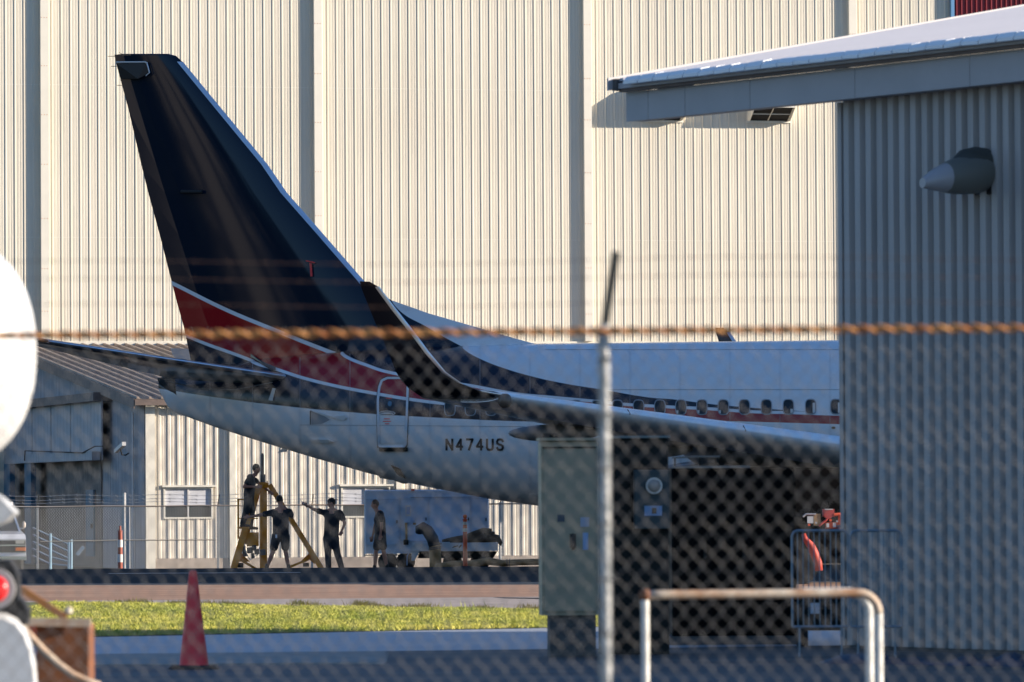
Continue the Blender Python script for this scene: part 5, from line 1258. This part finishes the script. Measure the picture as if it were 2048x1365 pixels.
b = MB(); b.tube([(xa, 0, zt_ - .028), (xa, 0, 0)], .022, 12); b.build('end_post', railwhite, pr_, smooth='auto')
b = MB(); xq = rh(1738, 1195, .35).x; pts = [(xq - cr_ - .25, .35, zt_), (xq - cr_, .35, zt_)] + [(xq - cr_ + cr_ * math.sin(a), .35, zt_ - cr_ + cr_ * math.cos(a)) for a in np.linspace(.2, math.pi / 2, 6)] + [(xq, .35, 0)]
b.tube(pts, .023, 12); b.build('second_hoop', railwhite, pr_, smooth='auto')
b = MB(); b.ell((xa, 0, zt_), (.034, .034, .034)); b.build('weld_joint', rustbox, pr_, smooth=True)

# ------------------------------------------------------------------ blurred white equipment at the left edge
Ye = 27.0; eb = P(-60, 1130, Ye); eb.z = 0
def E_(px, py, dy=0): return P(px, py, Ye + dy) - eb
om = empty('white_tank', eb); tag(om, 'big sunlit white egg-shaped tank cut off by the left edge', 'tank')
c_ = E_(-95, 705); b = MB(); rings = []
for t in np.linspace(-1, 1, 25):
    zz = E_(0, 705 - t * 232).z; rr3 = (168 / FPX * Ye) * max(.02, (1 - abs(t) ** 2.3)) ** .5
    rings.append([(c_.x + rr3 * math.cos(a), c_.y + rr3 * math.sin(a), zz) for a in np.linspace(0, 2 * math.pi, 40, endpoint=False)])
b.loft(rings); b.build('shell', whitep, om, smooth=True)
b = MB(); b.prism([E_(*q) for q in ((-70, 975), (-20, 984), (0, 996), (28, 1026), (10, 1044), (-20, 1056), (-70, 1062))], (0, .3, 0)); b.build('spout', whitep, om, smooth='auto')
b = MB(); b.tube([E_(-120, 930), E_(-120, 1300)], .08, 16); b.build('stand_leg', galv, om, smooth='auto')
MB().box(E_(-200, 1300), E_(-20, 1290, .5)).build('stand_base', darkpaint, om)
pl_ = E_(-200, 1300); b = MB(); b.box((pl_.x, 0, 0), (E_(-20, 1290).x, .5, pl_.z)); b.build('stand_block', darkpaint, om)
rl_ = empty('round_signal_lamp', eb); tag(rl_, 'round red lamp with pale rim on a black housing at the left edge', 'lamp')
b = MB(); q = E_(-12, 1178, -.12); b.tube([q, q + Vector((0, .05, 0))], .098, 28); b.build('rim', mat('pale_grey_rim', (.42, .40, .38), .4), rl_, smooth='auto')
b = MB(); b.ell(q + Vector((0, -.005, 0)), (.066, .03, .066), 20, 10); b.build('lens', redlens, rl_, smooth=True)
b = MB(); b.prism([E_(*p_) for p_ in ((-60, 1120), (20, 1122), (34, 1150), (36, 1195), (46, 1206), (56, 1222), (52, 1250), (20, 1250), (-60, 1235))], (0, .2, 0)); b.build('housing', dark, rl_)
fd_ = empty('white_fender', eb); tag(fd_, 'smooth white rounded fender in the lower left corner', 'fender')
b = MB(); rings = []
ol = [(-90, 1222), (-20, 1222), (10, 1224), (35, 1236), (52, 1258), (64, 1290), (72, 1330), (76, 1380), (78, 1440), (-90, 1440)]
for dy, k in ((-.06, .93), (-.02, .985), (.03, 1.0), (.35, 1.0)):
    rings.append([E_(-20 + (p_[0] + 20) * k, 1440 + (p_[1] - 1440) * k, dy) for p_ in ol])
b.loft(rings); b.build('shell', whitep, fd_, smooth='auto')
bx = empty('rusty_steel_box', P(125, 1130, 29.5)); bx.location.z = 0; tag(bx, 'rusty brown steel box topped by a cream bar near the left edge', 'steel box')
def X_(px, py, dy=0): q = P(px, py, 29.5 + dy) - bx.location; return q
z0_ = 0; b = MB(); p0, p1 = X_(72, 1252), X_(176, 1252); b.box((p0.x, 0, 0), (p1.x, .45, p0.z)); b.build('side_plate', rustbox, bx)
b = MB(); b.bar(X_(50, 1244, -.05), X_(182, 1246, -.05), .042, .06); b.build('top_bar', railcream, bx)
b = MB(); b.bar(X_(42, 1178, .2), X_(132, 1236, .2), .035, .05); b.build('diagonal_strut', mat('orange_brown_rust', (.30, .13, .04), .8, noise=.3), bx)
b = MB(); b.ell(X_(137, 1222, .1), (.022,) * 3); b.build('ball_knob', railcream, bx, smooth=True)
b = MB(); b.prism([X_(*q, -.02) for q in ((55, 1252), (72, 1252), (72, 1275), (60, 1268))], (0, .1, 0)); b.build('bracket', orangered, bx)
rp = empty('white_rope', bx.location); tag(rp, 'thick white rope sagging diagonally across the rusty steel box', 'rope')
b = MB(); b.tube([X_(*q, -.12) for q in ((40, 1250), (62, 1275), (85, 1300), (115, 1328), (145, 1350), (180, 1366), (200, 1372))], .021, 10); b.build('rope_strand', railcream, rp, smooth=True)

# ------------------------------------------------------------------ neighbours outside the frame: one shades the airliner, one is mirrored in its fin
nh_ = empty('neighbour_hangar', (46, 99, 0)); tag(nh_, 'tall pale hangar beyond the right edge whose shadow lies over the airliner', 'hangar')
MB().box((0, 0, -.5), (12, 40, 27)).build('walls', cream, nh_)
MB().box((-.6, -.6, 27.002), (12.6, 40.6, 27.6)).build('roof', whiteroof, nh_)
tm = empty('distant_terminal', (-52, 59.4, 0), 138); tag(tm, 'large sunlit tan building left of the camera, seen only mirrored in the glossy navy fin', 'building')
tanw = mat('tan_wall', (.44, .40, .35), .8, noise=.15, nscale=.15)
MB().box((0, 0, -.5), (17, 15, 26)).build('walls', tanw, tm)
for k in range(3): MB().box((3 + k * 5, .1, 3), (4.0 + k * 5, -.1, 21)).build('window_strip', glassm, tm)
barkm = mat('bark', (.07, .05, .035), .9); leafm = mat('tree_leaves', (.025, .035, .015), .8, noise=.4, nscale=.6)
TN = ['second tallest', 'tallest', 'middle sized', 'narrowest', 'shortest', 'broadest', 'leftmost', 'darkest']
for i, (tx, ty, hh) in enumerate(((-48, 57.5, 22), (-50.5, 60, 27), (-45.5, 55, 17), (-41.5, 50, 13), (-40, 48, 11), (-65, 73, 27), (-69, 77, 26), (-73, 82, 25))):
    tr = empty('pine_tree', (tx, ty, 0)); tag(tr, '%s of the dark trees beside the tan building mirrored in the fin' % TN[i], 'tree', 'trees beside the tan building')
    b = MB(); b.tube([(0, 0, 0), (.1, 0, hh * .5), (0, 0, hh * .95)], [.35, .2, .05], 8); b.build('trunk', barkm, tr)
    n_ = 2600 if i < 5 else 6000; zz = hh * (.12 + .88 * rng.random(n_)); rad = (1 - zz / hh) ** .8 * hh * .22 * (.25 + .95 * np.abs(np.sin(zz * 1.3 + i))) * np.sqrt(rng.random(n_)) + .3; aa = rng.uniform(0, 6.283, n_)
    V = np.stack([rad * np.cos(aa), rad * np.sin(aa), zz], 1)[:, None, :] + rng.normal(0, .38, (n_, 3, 3))
    b = MB(); b.v = [tuple(v) for v in V.reshape(-1, 3)]; b.f = [(3 * k, 3 * k + 1, 3 * k + 2) for k in range(n_)]; b.mi = [0] * n_; b.build('crown', leafm, tr)
